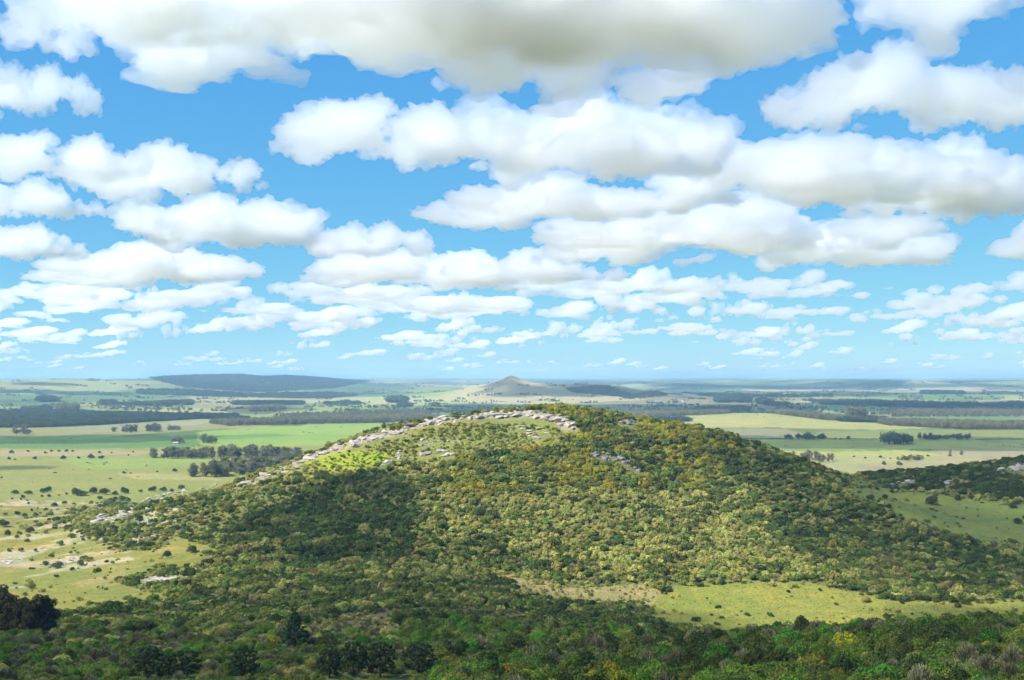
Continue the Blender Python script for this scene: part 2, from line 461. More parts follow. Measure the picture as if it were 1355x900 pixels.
def twig_mesh(name, rs, count, mat, spread=.75, h=1.0):
    """bare branching shrub: slender slivers rising and spreading from the foot"""
    C = []; Nn = []
    v = []; k = 0
    for i in range(count):
        a = rs.uniform(0, 6.283); r = spread * math.sqrt(rs.random())
        tip = np.array([math.cos(a) * r, math.sin(a) * r, h * (1 - (r / spread) ** 2 * .55) * rs.uniform(.6, 1.08)])
        st = tip * rs.uniform(.35, .75) * np.array([.8, .8, 1]) + rs.normal(size=3) * .06
        d = tip - st; p = np.cross(d, rs.normal(size=3)); p /= np.linalg.norm(p) + 1e-9
        w_ = rs.uniform(.014, .034)
        v += [st - p * w_, st + p * w_, tip + p * w_ * .5, tip - p * w_ * .5]
    v = np.array(v); k = len(v) // 4
    me = bpy.data.meshes.new(name)
    me.vertices.add(k * 4); me.vertices.foreach_set('co', v.astype(np.float32).ravel())
    me.loops.add(k * 4); me.loops.foreach_set('vertex_index', np.arange(k * 4, dtype=np.int32))
    me.polygons.add(k); me.polygons.foreach_set('loop_start', np.arange(0, k * 4, 4, dtype=np.int32))
    me.update(calc_edges=True); me.materials.append(mat)
    return me
def limbs_mesh(name, segs, mat, sides=6):
    """tapered limbs: (start, end, radius at start, radius at end)"""
    bm = bmesh.new()
    for p0, p1, r0, r1 in segs:
        p0 = Vector(p0); p1 = Vector(p1); d = (p1 - p0).normalized()
        x = d.orthogonal().normalized(); y = d.cross(x)
        rings = []
        for p, r in ((p0, r0), (p1, r1)):
            rings.append([bm.verts.new(p + (x * math.cos(6.2832 * i / sides) + y * math.sin(6.2832 * i / sides)) * r) for i in range(sides)])
        for i in range(sides):
            bm.faces.new((rings[0][i], rings[0][(i + 1) % sides], rings[1][(i + 1) % sides], rings[1][i]))
        bm.faces.new(rings[1]); bm.faces.new(rings[0][::-1])
    me = bpy.data.meshes.new(name); bm.to_mesh(me); bm.free(); me.materials.append(mat)
    for p in me.polygons: p.use_smooth = True
    return me
def trunk_for(lobes, rs, h0=0.0, r=.05, mat=BARK, n=5):
    z = min(l[2] for l in lobes)
    top = np.mean([l[2] for l in lobes])
    fork = (rs.normal() * .04, rs.normal() * .04, max(.12, z * .6))
    seg = [((0, 0, -.25), fork, r, r * .75)]
    for l in lobes[:n]:
        seg.append((fork, (l[0] * .85, l[1] * .85, l[2]), r * .6, r * .18))
    return limbs_mesh('trunk', seg, mat, 5)

# ------------------------------------------------------------------ scatter by geometry nodes (for what nobody could count)
def scatter(name, pts, rot, scl, idx, forms, label, mats=None):
    me = bpy.data.meshes.new(name)
    me.vertices.add(len(pts)); me.vertices.foreach_set('co', np.asarray(pts, np.float32).ravel())
    a = me.attributes.new('turn', 'FLOAT', 'POINT'); a.data.foreach_set('value', np.asarray(rot, np.float32))
    a = me.attributes.new('stretch', 'FLOAT_VECTOR', 'POINT'); a.data.foreach_set('vector', np.asarray(scl, np.float32).ravel())
    a = me.attributes.new('form', 'INT', 'POINT'); a.data.foreach_set('value', np.asarray(idx, np.int32))
    coll = bpy.data.collections.new(name + '_forms')
    for i, f in enumerate(forms):
        fo = bpy.data.objects.new('%s_form_%03d' % (name, i), f); coll.objects.link(fo)
    o = add(name, me, kind='stuff', label=label)
    ng = bpy.data.node_groups.new(name, 'GeometryNodeTree')
    ng.interface.new_socket('Geometry', in_out='INPUT', socket_type='NodeSocketGeometry')
    ng.interface.new_socket('Geometry', in_out='OUTPUT', socket_type='NodeSocketGeometry')
    gi = ng.nodes.new('NodeGroupInput'); go = ng.nodes.new('NodeGroupOutput')
    ip = ng.nodes.new('GeometryNodeInstanceOnPoints'); ci = ng.nodes.new('GeometryNodeCollectionInfo')
    ci.inputs['Collection'].default_value = coll
    ci.inputs['Separate Children'].default_value = True; ci.inputs['Reset Children'].default_value = True
    def attr(nm, dt):
        q = ng.nodes.new('GeometryNodeInputNamedAttribute'); q.data_type = dt; q.inputs[0].default_value = nm
        return [s for s in q.outputs if s.enabled][0]
    cx = ng.nodes.new('ShaderNodeCombineXYZ')
    L = ng.links.new
    L(attr('turn', 'FLOAT'), cx.inputs[2])
    L(gi.outputs[0], ip.inputs['Points']); L(ci.outputs[0], ip.inputs['Instance'])
    ip.inputs['Pick Instance'].default_value = True
    L(attr('form', 'INT'), ip.inputs['Instance Index']); L(cx.outputs[0], ip.inputs['Rotation']); L(attr('stretch', 'FLOAT_VECTOR'), ip.inputs['Scale'])
    L(ip.outputs[0], go.inputs[0])
    md = o.modifiers.new('scatter', 'NODES'); md.node_group = ng
    return o

# ------------------------------------------------------------------ rocks
def boulder_mesh(seed, mat):
    """angular block: hull of random points pushed towards a box"""
    rs = random.Random(seed); bm = bmesh.new()
    for i in range(15):
        v = Vector((rs.uniform(-1, 1), rs.uniform(-1, 1), rs.uniform(-1, 1)))
        k = max(abs(v.x), abs(v.y), abs(v.z)) or 1
        bm.verts.new(v / k * rs.uniform(.8, 1.05))
    r = bmesh.ops.convex_hull(bm, input=bm.verts)
    bmesh.ops.delete(bm, geom=[g for g in r['geom_interior'] if isinstance(g, bmesh.types.BMVert)], context='VERTS')
    bmesh.ops.bevel(bm, geom=list(bm.edges), offset=.07, segments=1, affect='EDGES', profile=.5)
    me = bpy.data.meshes.new('boulder'); bm.to_mesh(me); bm.free(); me.materials.append(mat)
    return me
ROCKG = rockmat('weathered_granite', (.22, .19, .15), (.33, .29, .24), (.14, .13, .10))
BM = [boulder_mesh(i, ROCK if i % 3 else ROCKG) for i in range(9)]
BMD = [boulder_mesh(i + 20, ROCKD) for i in range(4)]
ROCKPTS = []
def outcrop(label, line, n, spread, size, flat=0.5, mats=BM, jx=6):
    n = int(n * 2.3); size *= .54
    """boulders strewn along a line of photo pixels on the ground; sizes in metres"""
    rs = random.Random(label)
    x0, y0, z0 = hit(*line[len(line) // 2])
    root = add('rock_outcrop', None, label=label, cat='rocks'); root.location = (x0, y0, z0)
    for i in range(n):
        t = rs.random() * (len(line) - 1); k = min(int(t), len(line) - 2); f = t - k
        px = line[k][0] * (1 - f) + line[k + 1][0] * f + rs.gauss(0, jx); py = line[k][1] * (1 - f) + line[k + 1][1] * f + rs.uniform(-spread, spread)
        x, y, z = hit(px, py)
        s = size * rs.choice((.45, .6, .75, .9, 1.1, 1.5, 1.9))
        b_ = add('boulder', rs.choice(mats), root)
        b_.location = (x - x0, y - y0, z - z0 + s * flat * .12)
        b_.scale = (s * rs.uniform(.8, 1.5), s * rs.uniform(.8, 1.3), s * flat * rs.uniform(.5, 1.1))
        b_.rotation_euler = (rs.gauss(0, .15), rs.gauss(0, .15), rs.uniform(0, 6.28))
        ROCKPTS.append((x, y, s * 1.1))
outcrop('broken band of pale granite boulders along the summit crest', [(500,577),(560,561),(600,553),(650,549),(700,547),(735,554),(752,566)], 95, 4, 3.3, .62)
outcrop('pale granite slabs climbing the ridge left of the summit', [(385,612),(430,598),(470,585),(500,577)], 48, 4, 2.8, .5)
outcrop('pale stepped slabs half way down the left ridge', [(228,656),(285,646),(340,634),(388,616)], 44, 4, 2.6, .4)
outcrop('broad pale rock slab at the foot of the left ridge', [(122,688),(160,680),(190,668),(222,658)], 46, 5, 3.0, .4)
outcrop('cluster of rounded pale boulders above the dark thicket', [(506,614),(516,612),(526,606),(532,600)], 9, 3, 2.6, .7, BM, 3)
outcrop('pair of pale rocks in scrub below the summit band', [(556,601),(565,600),(585,598),(594,603)], 10, 2, 2.4, .55, BM, 3)
outcrop('few small pale rocks on the scrubby dome under the summit', [(655,572),(685,566),(692,572),(716,570),(706,580)], 11, 3, 2.0, .5, BM, 4)
outcrop('thin pale ledge in scrub on the upper left face', [(535,574),(560,588),(580,584),(610,586)], 9, 2, 1.9, .45, BM, 4)
outcrop('dark grey crag among golden bushes on the right of the face', [(782,600),(800,604),(818,608),(832,616),(846,626)], 18, 5, 2.0, .8, BMD, 6)
outcrop('dark rocks breaking the right shoulder of the crest', [(806,557),(822,558),(838,560)], 8, 2, 2.4, .7, BMD, 4)
outcrop('grey rock slabs on top of the bushy right hand knoll', [(1322,628),(1335,622),(1348,618),(1362,614)], 12, 4, 3.4, .6, BM, 5)
outcrop('low pale ledge at the left end of the bushy knoll', [(1178,640),(1195,638),(1206,638)], 7, 2, 2.4, .5, BM, 4)
outcrop('small pale rock face between bushes midway along the knoll', [(1240,636),(1250,636),(1258,638)], 5, 2, 2.2, .6, BM, 3)
outcrop('flat pinkish slabs bedded in the sunny left pasture', [(55,748),(85,742),(112,738)], 22, 3, 1.9, .25)
outcrop('low flat slab between shrubs below the sunny pasture', [(195,768),(215,766),(236,762)], 10, 2, 1.8, .25)
outcrop('scattered flat stones at the edge of the left pasture', [(-10,745),(15,742),(30,738)], 9, 3, 1.7, .25)
outcrop('small pale stones in the grass by the low left bushes', [(10,705),(30,690),(60,700)], 8, 3, 1.3, .35)
ROCKPTS = np.array(ROCKPTS)
PINE_SPOTS = [
    (196, 899, 41, 50, 'rounded dark pine with spiky tufts beside a smaller pale green bush'),
    (244, 906, 36, 42, 'dull green pine between the spiky tufted pine and the tall grey stemmed one'),
    (324, 903, 42, 34, 'narrow dark pine with bare lower stem, standing apart in the scrub'),
    (436, 897, 38, 34, 'stubby dark pine next to the yellow bush'),
    (467, 897, 47, 38, 'tall dark pine pressed against its wider neighbour in the row of pines'),
    (503, 897, 46, 46, 'wide umbrella crowned pine in the row of pines'),
    (554, 893, 42, 46, 'domed dark pine at the end of the row, beside bright green bushes')]
TREEPTS = [(hit(p[0], min(p[1], 898)), p[3]) for p in PINE_SPOTS] + [(hit(390, 856), 45), (hit(432, 856), 30), (hit(410, 888), 20), (hit(625, 880), 38)] + [(hit(q, 840), 18) for q in range(-14, 75, 14)]
TREEPTS = [(p[0], p[1], w_ / K * p[1] * .5) for p, w_ in TREEPTS]

# ------------------------------------------------------------------ scrub and thicket
kinds = ['dark', 'mid', 'olive', 'golden', 'sage', 'twig', 'bright']
FORMS = []; FIDX = {}
for k_ in kinds:
    for v_ in range(3):
        rs = np.random.default_rng(100 + len(FORMS))
        if k_ == 'twig':
            f = twig_mesh('shrub_crown', rs, 420, LEAF[k_])
        else:
            C_, N_, s_ = lobes_leaves(shrub_lobes(rs), 620, .105, rs)
            f = quads_mesh('shrub_crown', C_, N_, s_, LEAF[k_], .9, rs)
        FIDX[(k_, v_)] = len(FORMS); FORMS.append(f)
NEARF = []; NIDX = {}
for k_ in kinds:
    for v_ in range(3):
        rs = np.random.default_rng(300 + len(NEARF))
        lb = shrub_lobes(rs, 13, .72)
        if k_ == 'twig':
            f = twig_mesh('crown', rs, 1500, LEAF[k_])
        else:
            C_, N_, s_ = lobes_leaves(lb, 2400, .058, rs)
            f = quads_mesh('crown', C_, N_, s_, LEAF[k_], .9, rs)
        NIDX[(k_, v_)] = len(NEARF); NEARF.append((f, trunk_for(lb, rs, r=.045, n=9)))

ZONES = {   # mix of kinds, cover, mean radius in metres
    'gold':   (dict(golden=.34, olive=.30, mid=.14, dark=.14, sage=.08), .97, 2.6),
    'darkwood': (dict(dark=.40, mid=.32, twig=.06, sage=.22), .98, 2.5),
    'front':  (dict(sage=.62, mid=.14, olive=.12, dark=.10, twig=.02), .93, 2.2),
    'right':  (dict(dark=.28, mid=.34, sage=.24, twig=.08, olive=.06), .95, 2.4),
    'valley': (dict(dark=.30, mid=.26, sage=.24, twig=.14, bright=.03, olive=.03), .84, 1.75),
    'nearleft': (dict(bright=.32, twig=.20, mid=.26, sage=.12, dark=.07, golden=.03), .96, 1.5),
    'nearright': (dict(twig=.22, dark=.20, mid=.24, bright=.20, olive=.11, golden=.03), 1.0, 2.1),
    'top':    (dict(sage=.42, olive=.30, mid=.22, dark=.06), .97, 1.5),
    'pasture': (dict(dark=.45, sage=.3, mid=.25), .03, 1.5),
    'leftscrub': (dict(sage=.40, dark=.12, mid=.20, olive=.28), .62, 1.6),
    'tan':    (dict(sage=.6, olive=.2, twig=.2), .35, 1.0),
    'knoll':  (dict(dark=.7, mid=.22, sage=.08), .97, 2.6),
    'brown':  (dict(sage=.35, twig=.25, mid=.25, dark=.15), .45, 1.2),
    'lime':   (dict(olive=.62, bright=.20, sage=.18), .8, 1.2),
}
ZN = list(ZONES)
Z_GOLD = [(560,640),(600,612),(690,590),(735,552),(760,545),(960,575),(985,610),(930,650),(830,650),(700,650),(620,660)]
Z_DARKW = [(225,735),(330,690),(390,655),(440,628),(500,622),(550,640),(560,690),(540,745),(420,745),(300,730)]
Z_RIGHT = [(900,560),(1000,585),(1130,650),(1260,700),(1420,740),(1420,790),(1160,788),(1100,770),(1000,700),(900,655),(960,620)]
Z_LEFTS = [(60,745),(130,690),(250,655),(400,610),(460,600),(420,640),(330,690),(225,735),(290,745),(240,800),(60,800)]
Z_KNOLL = [(1135,628),(1230,610),(1355,590),(1500,570),(1500,680),(1355,665),(1270,650),(1180,648)]
def zone_of(px, py, Y, x, wb):
    z = np.full(px.shape, ZN.index('valley'))
    def put(nm, mask): z[mask] = ZN.index(nm)
    jr = np.random.default_rng(len(px)); j1 = jr.normal(size=px.shape)
    qx = px + wb * 26 + j1 * 9; qy = py + wb * 10 + j1[::-1] * 2.5
    put('front', (qy < 770) & (Y > 470))
    put('front', inpoly(qx, qy, [(600,640),(1000,650),(1150,770),(1000,775),(870,775),(650,760)]))
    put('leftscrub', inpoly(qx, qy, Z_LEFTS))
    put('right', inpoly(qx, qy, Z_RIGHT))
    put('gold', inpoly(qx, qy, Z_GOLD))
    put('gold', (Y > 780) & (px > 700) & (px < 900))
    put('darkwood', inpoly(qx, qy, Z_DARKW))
    put('darkwood', (Y > 800) & (px > 440) & (px < 640))
    put('top', inpoly(qx, qy, TOP_SCRUB))
    put('brown', inpoly(qx, qy, BROWN_VALLEY))
    put('tan', inpoly(qx, qy, TAN_LIT))
    put('lime', inpoly(qx, qy, LIME))
    put('nearleft', (Y < 300) & (px < 600))
    put('nearright', (Y < 345) & (px + (Y - 250) * .4 > 560))
    put('pasture', inpoly(qx, qy, PASTURE_LEFT) & (Y > 380))
    put('pasture', inpoly(qx, qy, PASTURE_FRONT) & (Y > 400))
    put('pasture', inpoly(qx, qy, PASTURE_RIGHT) & (Y > 500))
    put('knoll', inpoly(px, py, Z_KNOLL) & (Y > 770))
    return z
def candidates(step, y0, y1, seed):
    rs = np.random.default_rng(seed)
    xs = np.arange(-560, 560, step); ys = np.arange(y0, y1, step)
    X, Y = np.meshgrid(xs, ys); X = X.ravel() + rs.uniform(-.5, .5, X.size) * step; Y = Y.ravel() + rs.uniform(-.5, .5, Y.size) * step
    m = np.abs(X) < .52 * Y + 25
    return X[m], Y[m], rs
PT = []; RT = []; SC = []; ID = []; KD = []; VR = []; RAD_ = []
def sow(step, y0, y1, seed, small=1.0, cover=1.0, only=None, keepout=True):
    X, Y, rs = candidates(step, y0, y1, seed)
    Z = terrain(X, Y); px, py = proj(X, Y, Z)
    zn = zone_of(px, py, Y, X, fbm(X / 18, Y / 18, 3, 71))
    cov = np.array([ZONES[k][1] for k in ZN])[zn] * cover
    clump = fbm(X / 26, Y / 26, 3, 140) * .5 + .5
    keep = rs.random(len(X)) < np.where(cov < .9, cov * (0.35 + 1.3 * clump), cov)
    for rx, ry, r_ in ROCKPTS:
        keep &= ~((np.abs(X - rx) < r_ + .6) & (Y < ry + r_ * .6) & (Y > ry - r_ * 2.5 - 5.0))
    for rx, ry, r_ in TREEPTS:
        keep &= ~((np.abs(X - rx) < r_ + .8) & (Y < ry + r_) & (Y > ry - r_ - 9))
    kind_noise = fbm(X / 16, Y / 16, 3, 150)
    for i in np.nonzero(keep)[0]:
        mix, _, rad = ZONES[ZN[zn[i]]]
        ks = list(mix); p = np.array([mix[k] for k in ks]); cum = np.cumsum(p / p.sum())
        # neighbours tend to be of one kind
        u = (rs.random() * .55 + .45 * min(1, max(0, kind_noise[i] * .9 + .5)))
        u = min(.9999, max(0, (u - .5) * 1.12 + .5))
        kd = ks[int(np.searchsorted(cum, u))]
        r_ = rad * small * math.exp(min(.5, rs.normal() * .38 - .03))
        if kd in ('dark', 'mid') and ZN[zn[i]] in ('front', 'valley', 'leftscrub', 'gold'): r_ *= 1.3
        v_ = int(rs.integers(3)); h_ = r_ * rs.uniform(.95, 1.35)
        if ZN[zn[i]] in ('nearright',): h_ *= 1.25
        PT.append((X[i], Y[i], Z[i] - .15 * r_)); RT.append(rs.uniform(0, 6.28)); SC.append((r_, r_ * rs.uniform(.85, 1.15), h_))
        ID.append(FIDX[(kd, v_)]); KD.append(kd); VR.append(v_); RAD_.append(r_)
sow(3.2, 470, 980, 1)
sow(2.6, 150, 470, 2)
sow(2.3, 150, 980, 3, .42, .55)
tr_ = np.random.default_rng(66)
tx = tr_.uniform(40, 260, 9000); ty = tr_.uniform(400, 560, 9000); tz = terrain(tx, ty); tpx, tpy = proj(tx, ty, tz)
for i in np.nonzero(inpoly(tpx, tpy, PASTURE_FRONT) & (fbm(tx / 9, ty / 9, 3, 8) > -.25))[0]:
    r_ = tr_.uniform(.22, .5); PT.append((tx[i], ty[i], tz[i] - .1)); RT.append(tr_.uniform(0, 6.28)); SC.append((r_, r_, r_ * .8)); kd = ('sage', 'olive')[int(tr_.integers(2))]
    ID.append(FIDX[(kd, 0)]); KD.append(kd); VR.append(0); RAD_.append(r_)
PT = np.array(PT); SC = np.array(SC); RT = np.array(RT); ID = np.array(ID); VR = np.array(VR); KD = np.array(KD); RAD_ = np.array(RAD_)

# nearest, largest ones in view are trees and bushes of their own
px, py = proj(PT[:, 0], PT[:, 1], PT[:, 2] + RAD_)
inview = (px > -10) & (px < 1365) & (py < 905) & (PT[:, 1] < 345)
app = np.where(inview & (RAD_ > .9), RAD_ / PT[:, 1], 0)
own = np.argsort(-app)[:290]
own = own[app[own] > 0]
mask = np.ones(len(PT), bool); mask[own] = False
NEARLAB = {
    'dark': 'dark green leafy bush in the shaded thicket on the near slope',
    'mid': 'mid green leafy bush in the shaded thicket on the near slope',
    'olive': 'olive brown leafy bush in the shaded thicket on the near slope',
    'golden': 'yellow leaved bush in the shaded thicket on the near slope',
    'sage': 'pale grey green bush in the shaded thicket on the near slope',
    'twig': 'bare grey twiggy bush in the shaded thicket on the near slope',
    'bright': 'vivid green leafy bush in the shaded thicket on the near slope',
}
for i in own:
    k_ = str(KD[i]); f, tr = NEARF[NIDX[(k_, int(VR[i]))]]
    qx_ = HX + K * PT[i][0] / PT[i][1]
    lab = NEARLAB[k_].replace('in the shaded thicket on the near slope', 'among the pines and their scrub' if qx_ < 330 else ('in the scrub between the conifer and the bright pasture' if qx_ < 760 else ('in the shaded wood right below the bright pasture' if qx_ < 1090 else 'in the shaded wood below the shrubby end of the pasture')))
    o = add('bush', None, label=lab, cat='bush', group=lab.replace(' bush ', ' bushes ', 1))
    o.location = PT[i]; o.rotation_euler = (0, 0, RT[i]); o.scale = SC[i]
    add('crown', f, o); add('trunk', tr, o)
far_m = mask & (PT[:, 1] > 330); near_m = mask & ~(PT[:, 1] > 330)
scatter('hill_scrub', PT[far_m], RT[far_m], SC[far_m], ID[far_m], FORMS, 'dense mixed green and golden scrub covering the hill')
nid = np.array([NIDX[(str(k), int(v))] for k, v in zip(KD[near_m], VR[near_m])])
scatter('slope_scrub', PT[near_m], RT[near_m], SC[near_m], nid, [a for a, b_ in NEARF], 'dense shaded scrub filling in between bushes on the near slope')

# ------------------------------------------------------------------ single shrubs in the pastures
def pasture_shrubs(pts, label, name='shrub', kinds_=('dark',)):
    rs = random.Random(label)
    for p in pts:
        px, py, wpx = p
        x, y, z = hit(px, py)
        r_ = wpx / K * y * .5
        k_ = rs.choice(kinds_); f, tr = NEARF[NIDX[(k_, rs.randrange(3))]]
        o = add(name, None, label=label, cat='shrub', group=label.replace('shrub', 'shrubs', 1))
        o.location = (x, y, z - .12 * r_); o.rotation_euler = (0, 0, rs.uniform(0, 6.28)); o.scale = (r_, r_ * rs.uniform(.8, 1.1), r_ * rs.uniform(1.0, 1.3))
        add('crown', f, o); add('trunk', tr, o)
DM = ('dark', 'dark', 'mid')
pasture_shrubs([(20,654,12),(37,654,13),(30,659,8),(55,652,10),(63,651,13),(64,658,8),(55,658,6),(16,661,4),(78,656,5),(88,655,6)], 'dark round shrub standing alone in the sunny left pasture', kinds_=DM)
pasture_shrubs([(102,656,18),(112,656,12),(125,653,17),(139,654,16),(152,655,10),(165,653,14),(132,660,10),(186,652,9),(202,650,13),(216,650,12),(240,648,14),(228,651,8)], 'dark shrub in the hedge like row beyond the rock slab', kinds_=DM)
pasture_shrubs([(132,672,10),(146,668,12),(164,665,17),(152,662,9),(72,671,10),(85,667,9),(98,668,6),(38,667,5),(68,676,4),(23,681,10),(42,676,6),(33,684,8),(47,683,9)], 'dark shrub dotted about the grass below the hedge like row', kinds_=DM)
pasture_shrubs([(5,697,17),(30,700,18),(40,705,14),(52,697,12),(75,690,13),(10,709,14),(60,706,9),(22,712,9),(48,692,8),(88,700,11),(95,712,13)], 'grey green shrub on the low rise in the left pasture', kinds_=('dark', 'sage', 'mid'))
pasture_shrubs([(36,717,9),(28,730,10),(47,730,9),(12,730,8),(80,722,12),(68,738,10),(60,748,12),(76,752,17),(108,748,14),(118,743,12),(95,755,10)], 'olive shrub among the flat stones of the left pasture', kinds_=('mid', 'sage', 'dark'))
pasture_shrubs([(38,771,13),(40,780,17),(33,788,9),(66,778,9),(22,779,5)], 'rounded grey green shrub above the brown eucalyptus clump', kinds_=('sage', 'mid'))
pasture_shrubs([(256,731,20),(222,738,16)], 'dark round shrub in the small green clearing beside the thicket', kinds_=('dark',))
pasture_shrubs([(164,627,7),(173,627,4),(208,625,4),(231,624,8),(2,633,4)], 'small dark shrub far out on the open pasture', kinds_=('dark',))
pasture_shrubs([(12,608,7),(20,609,4),(46,608,7),(84,608,9),(104,607,6),(120,607,11),(134,607,9),(60,600,6),(68,598,5),(78,598,5),(88,598,6),(96,598,5),(132,600,6),(15,600,8),(176,599,4),(170,603,4),(37,598,5),(148,600,4)], 'tiny dark shrub on the rough tan strip beside the green crop', kinds_=('dark',))
pasture_shrubs([(955,773,15),(921,770,14)], 'grey shrub at the top edge of the bright pasture', kinds_=('sage', 'dark'))
pasture_shrubs([(855,809,16),(884,781,12)], 'dark shrub at the left edge of the bright pasture', kinds_=('dark',))
pasture_shrubs([(1043,784,7),(1085,782,7),(1101,792,6),(1146,797,15),(1150,785,9)], 'small grey shrub standing in the bright pasture', kinds_=('sage', 'dark'))
pasture_shrubs([(1193,799,9),(1278,800,17),(1310,797,13),(1292,798,10)], 'dark grey shrub on the shaded end of the bright pasture', kinds_=('dark', 'sage'))
pasture_shrubs([(1233,668,22),(1268,662,12),(1285,660,11),(1305,659,10),(1340,672,14),(1348,693,16),(1180,652,9),(1112,630,8),(1128,632,6),(1151,646,8),(1160,648,8)], 'dark shrub on the green saddle between hill and knoll', kinds_=('dark',))
pasture_shrubs([(1152,662,14),(1165,668,13),(1145,670,12),(1170,660,12),(1135,676,13),(1160,676,12),(1176,672,11),(1130,666,10)], 'dark shrub in the loose cluster at the right foot of the hill', kinds_=('dark',))

# ------------------------------------------------------------------ trees
def eucalyptus(seed, mat, h=1.0, wide=.24, leaves=1300, bark=BARK):
    rs = np.random.default_rng(seed); L = []
    for i in range(26):
        t = rs.uniform(.14, .98); w_ = wide * (1.05 - abs(t - .5) * 1.0)
        a = rs.uniform(0, 6.28); r = w_ * rs.uniform(.1, .95); q = wide * rs.uniform(.3, .52)
        L.append((math.cos(a) * r, math.sin(a) * r, t * .93, q, q, q * .9))
    C_, N_, s_ = lobes_leaves(L, leaves, .03, rs, .45, True)
    seg = [((0, 0, -.05), (.01, 0, .3), .022, .017), ((.01, 0, .3), (0, .01, .6), .017, .011), ((0, .01, .6), (0, 0, .9), .011, .004)]
    for l in L[:9]:
        z = max(.22, l[2] - .18); seg.append(((0, 0, z), (l[0] * .9, l[1] * .9, l[2]), .009, .003))
    return quads_mesh('crown', C_, N_, s_, mat, .9, rs), limbs_mesh('trunk', seg, bark, 5)
def broadleaf(seed, mat, leaves=1500):
    rs = np.random.default_rng(seed); L = []
    for i in range(24):
        a = rs.uniform(0, 6.28); r = .36 * math.sqrt(rs.random()); t = .40 + .44 * (1 - (r / .36) ** 2) * rs.uniform(.1, 1.0) - .24 * rs.random()
        q = rs.uniform(.13, .2); L.append((math.cos(a) * r, math.sin(a) * r, t, q, q, q * .85))
    C_, N_, s_ = lobes_leaves(L, leaves, .034, rs, .4, True)
    seg = [((0, 0, -.05), (0, .01, .3), .035, .026)] + [((0, .01, .28), (l[0] * .9, l[1] * .9, l[2]), .016, .005) for l in L[:9]]
    return quads_mesh('crown', C_, N_, s_, mat, .9, rs), limbs_mesh('trunk', seg, BARKD, 5)
def pine(seed, conical=False, leaves=6400):
    """crown of separate upturned needle tufts on whorled limbs"""
    rs = np.random.default_rng(seed); C = []; Nn = []; sz = []; seg = [((0, 0, -.05), (.01, .01, .5), .03, .02), ((.01, .01, .5), (0, 0, .95), .02, .006)]
    tuft = 190 if not conical else 230
    per = leaves // tuft
    for i in range(tuft):
        t = rs.random()
        if conical:
            z = .1 + .88 * t; rad = .40 * (1 - t) ** .75 + .02
        else:
            z = .24 + .72 * t; rad = .40 * math.sqrt(max(.03, 1 - ((t - .38) / .66) ** 2))
        a = rs.uniform(0, 6.283); r = rad * rs.uniform(.55, 1.05) if rs.random() < .8 else rad * rs.random()
        c = np.array([math.cos(a) * r, math.sin(a) * r, z + rs.normal() * .015])
        if i % 6 == 0: seg.append(((0, 0, max(.08, z - .12)), tuple(c), .009, .003))
        q = .048 if not conical else .042
        d = rs.normal(size=(per, 3)); d /= np.linalg.norm(d, axis=1)[:, None]
        C.append(c + d * q * rs.uniform(.3, 1.05, (per, 1)) * np.array([1, 1, 1.05])); nn = d + rs.normal(size=d.shape) * .5; Nn.append(nn / np.linalg.norm(nn, axis=1)[:, None]); sz.append(rs.uniform(.018, .034, per))
    return quads_mesh('crown', np.concatenate(C), np.concatenate(Nn), np.concatenate(sz), LEAF['pine'], .6, rs), limbs_mesh('trunk', seg, BARKD, 6)
EUC = [eucalyptus(500 + i, LEAF['euc']) for i in range(5)]
EUCB = [eucalyptus(520 + i, LEAF['brown']) for i in range(3)]
EUCN = [eucalyptus(540 + i, leafmat('leaf_dry_eucalyptus', (.062, .055, .026), .2, .02), 1, .27, 3300, BARK) for i in range(3)]
BRO = [broadleaf(560 + i, LEAF['wood']) for i in range(4)]
BROE = [broadleaf(570 + i, LEAF['euc']) for i in range(3)]
PINES = [pine(600 + i) for i in range(4)]
PINEC = pine(620, True)
def tree(name, form, x, y, h, label, cat, group=None, wide=1.0, sink=0.02, rs=R):
    o = add(name, None, label=label, cat=cat, group=group)
    o.location = (x, y, T(x, y) - h * sink); o.rotation_euler = (0, 0, rs.uniform(0, 6.28)); o.scale = (h * wide, h * wide * rs.uniform(.9, 1.1), h)
    add('crown', form[0], o); add('trunk', form[1], o)
    return o
# pines on the near slope: foot pixel, height and width in pixels
for i, (px, py, hp, wp, lab) in enumerate(PINE_SPOTS):
    x, y, z = hit(px, min(py, 898)); h = hp / K * y
    tree('pine_tree', PINES[i % 4], x, y, h * 1.05, lab, 'pine tree', 'pines on the near slope', wide=wp / hp / .84)
x, y, z = hit(390, 856); h = 47 / K * y
tree('conifer_tree', PINEC, x, y, h, 'broad conical dark green conifer above the row of pines', 'conifer', wide=1.15)
pasture_shrubs([(432, 856, 34)], 'low dark bush pressed against the conical conifer', kinds_=('dark',))
pasture_shrubs([(410, 888, 22)], 'bright yellow bush beside the stubby dark pine', kinds_=('golden',))
x, y, z = hit(560, 872)
pasture_shrubs([(625, 880, 40)], 'spreading dark bush behind the bright green slope edge', kinds_=('dark',))
for i, (px, py, hp, wp) in enumerate([(2,838,64,.9),(16,840,56,.9),(30,842,52,.95),(44,842,56,1),(58,840,54,1.0),(67,838,46,.9),(-14,838,62,1)]):
    x, y, z = hit(px, py); tree('eucalyptus_tree', EUCN[i % 3], x, y, hp / K * y, 'brown leaved eucalyptus in the clump beside the sunny pasture', 'tree', 'brown eucalyptus clump', wide=wp)
for px, py, hp in ((352, 617, 17), (372, 617, 13)):
    x, y, z = hit(px, py); tree('ridge_tree', BROE[0], x, y, hp / K * y, 'small bright tree standing up on the rocky left ridge', 'tree', 'trees on the rocky ridge')
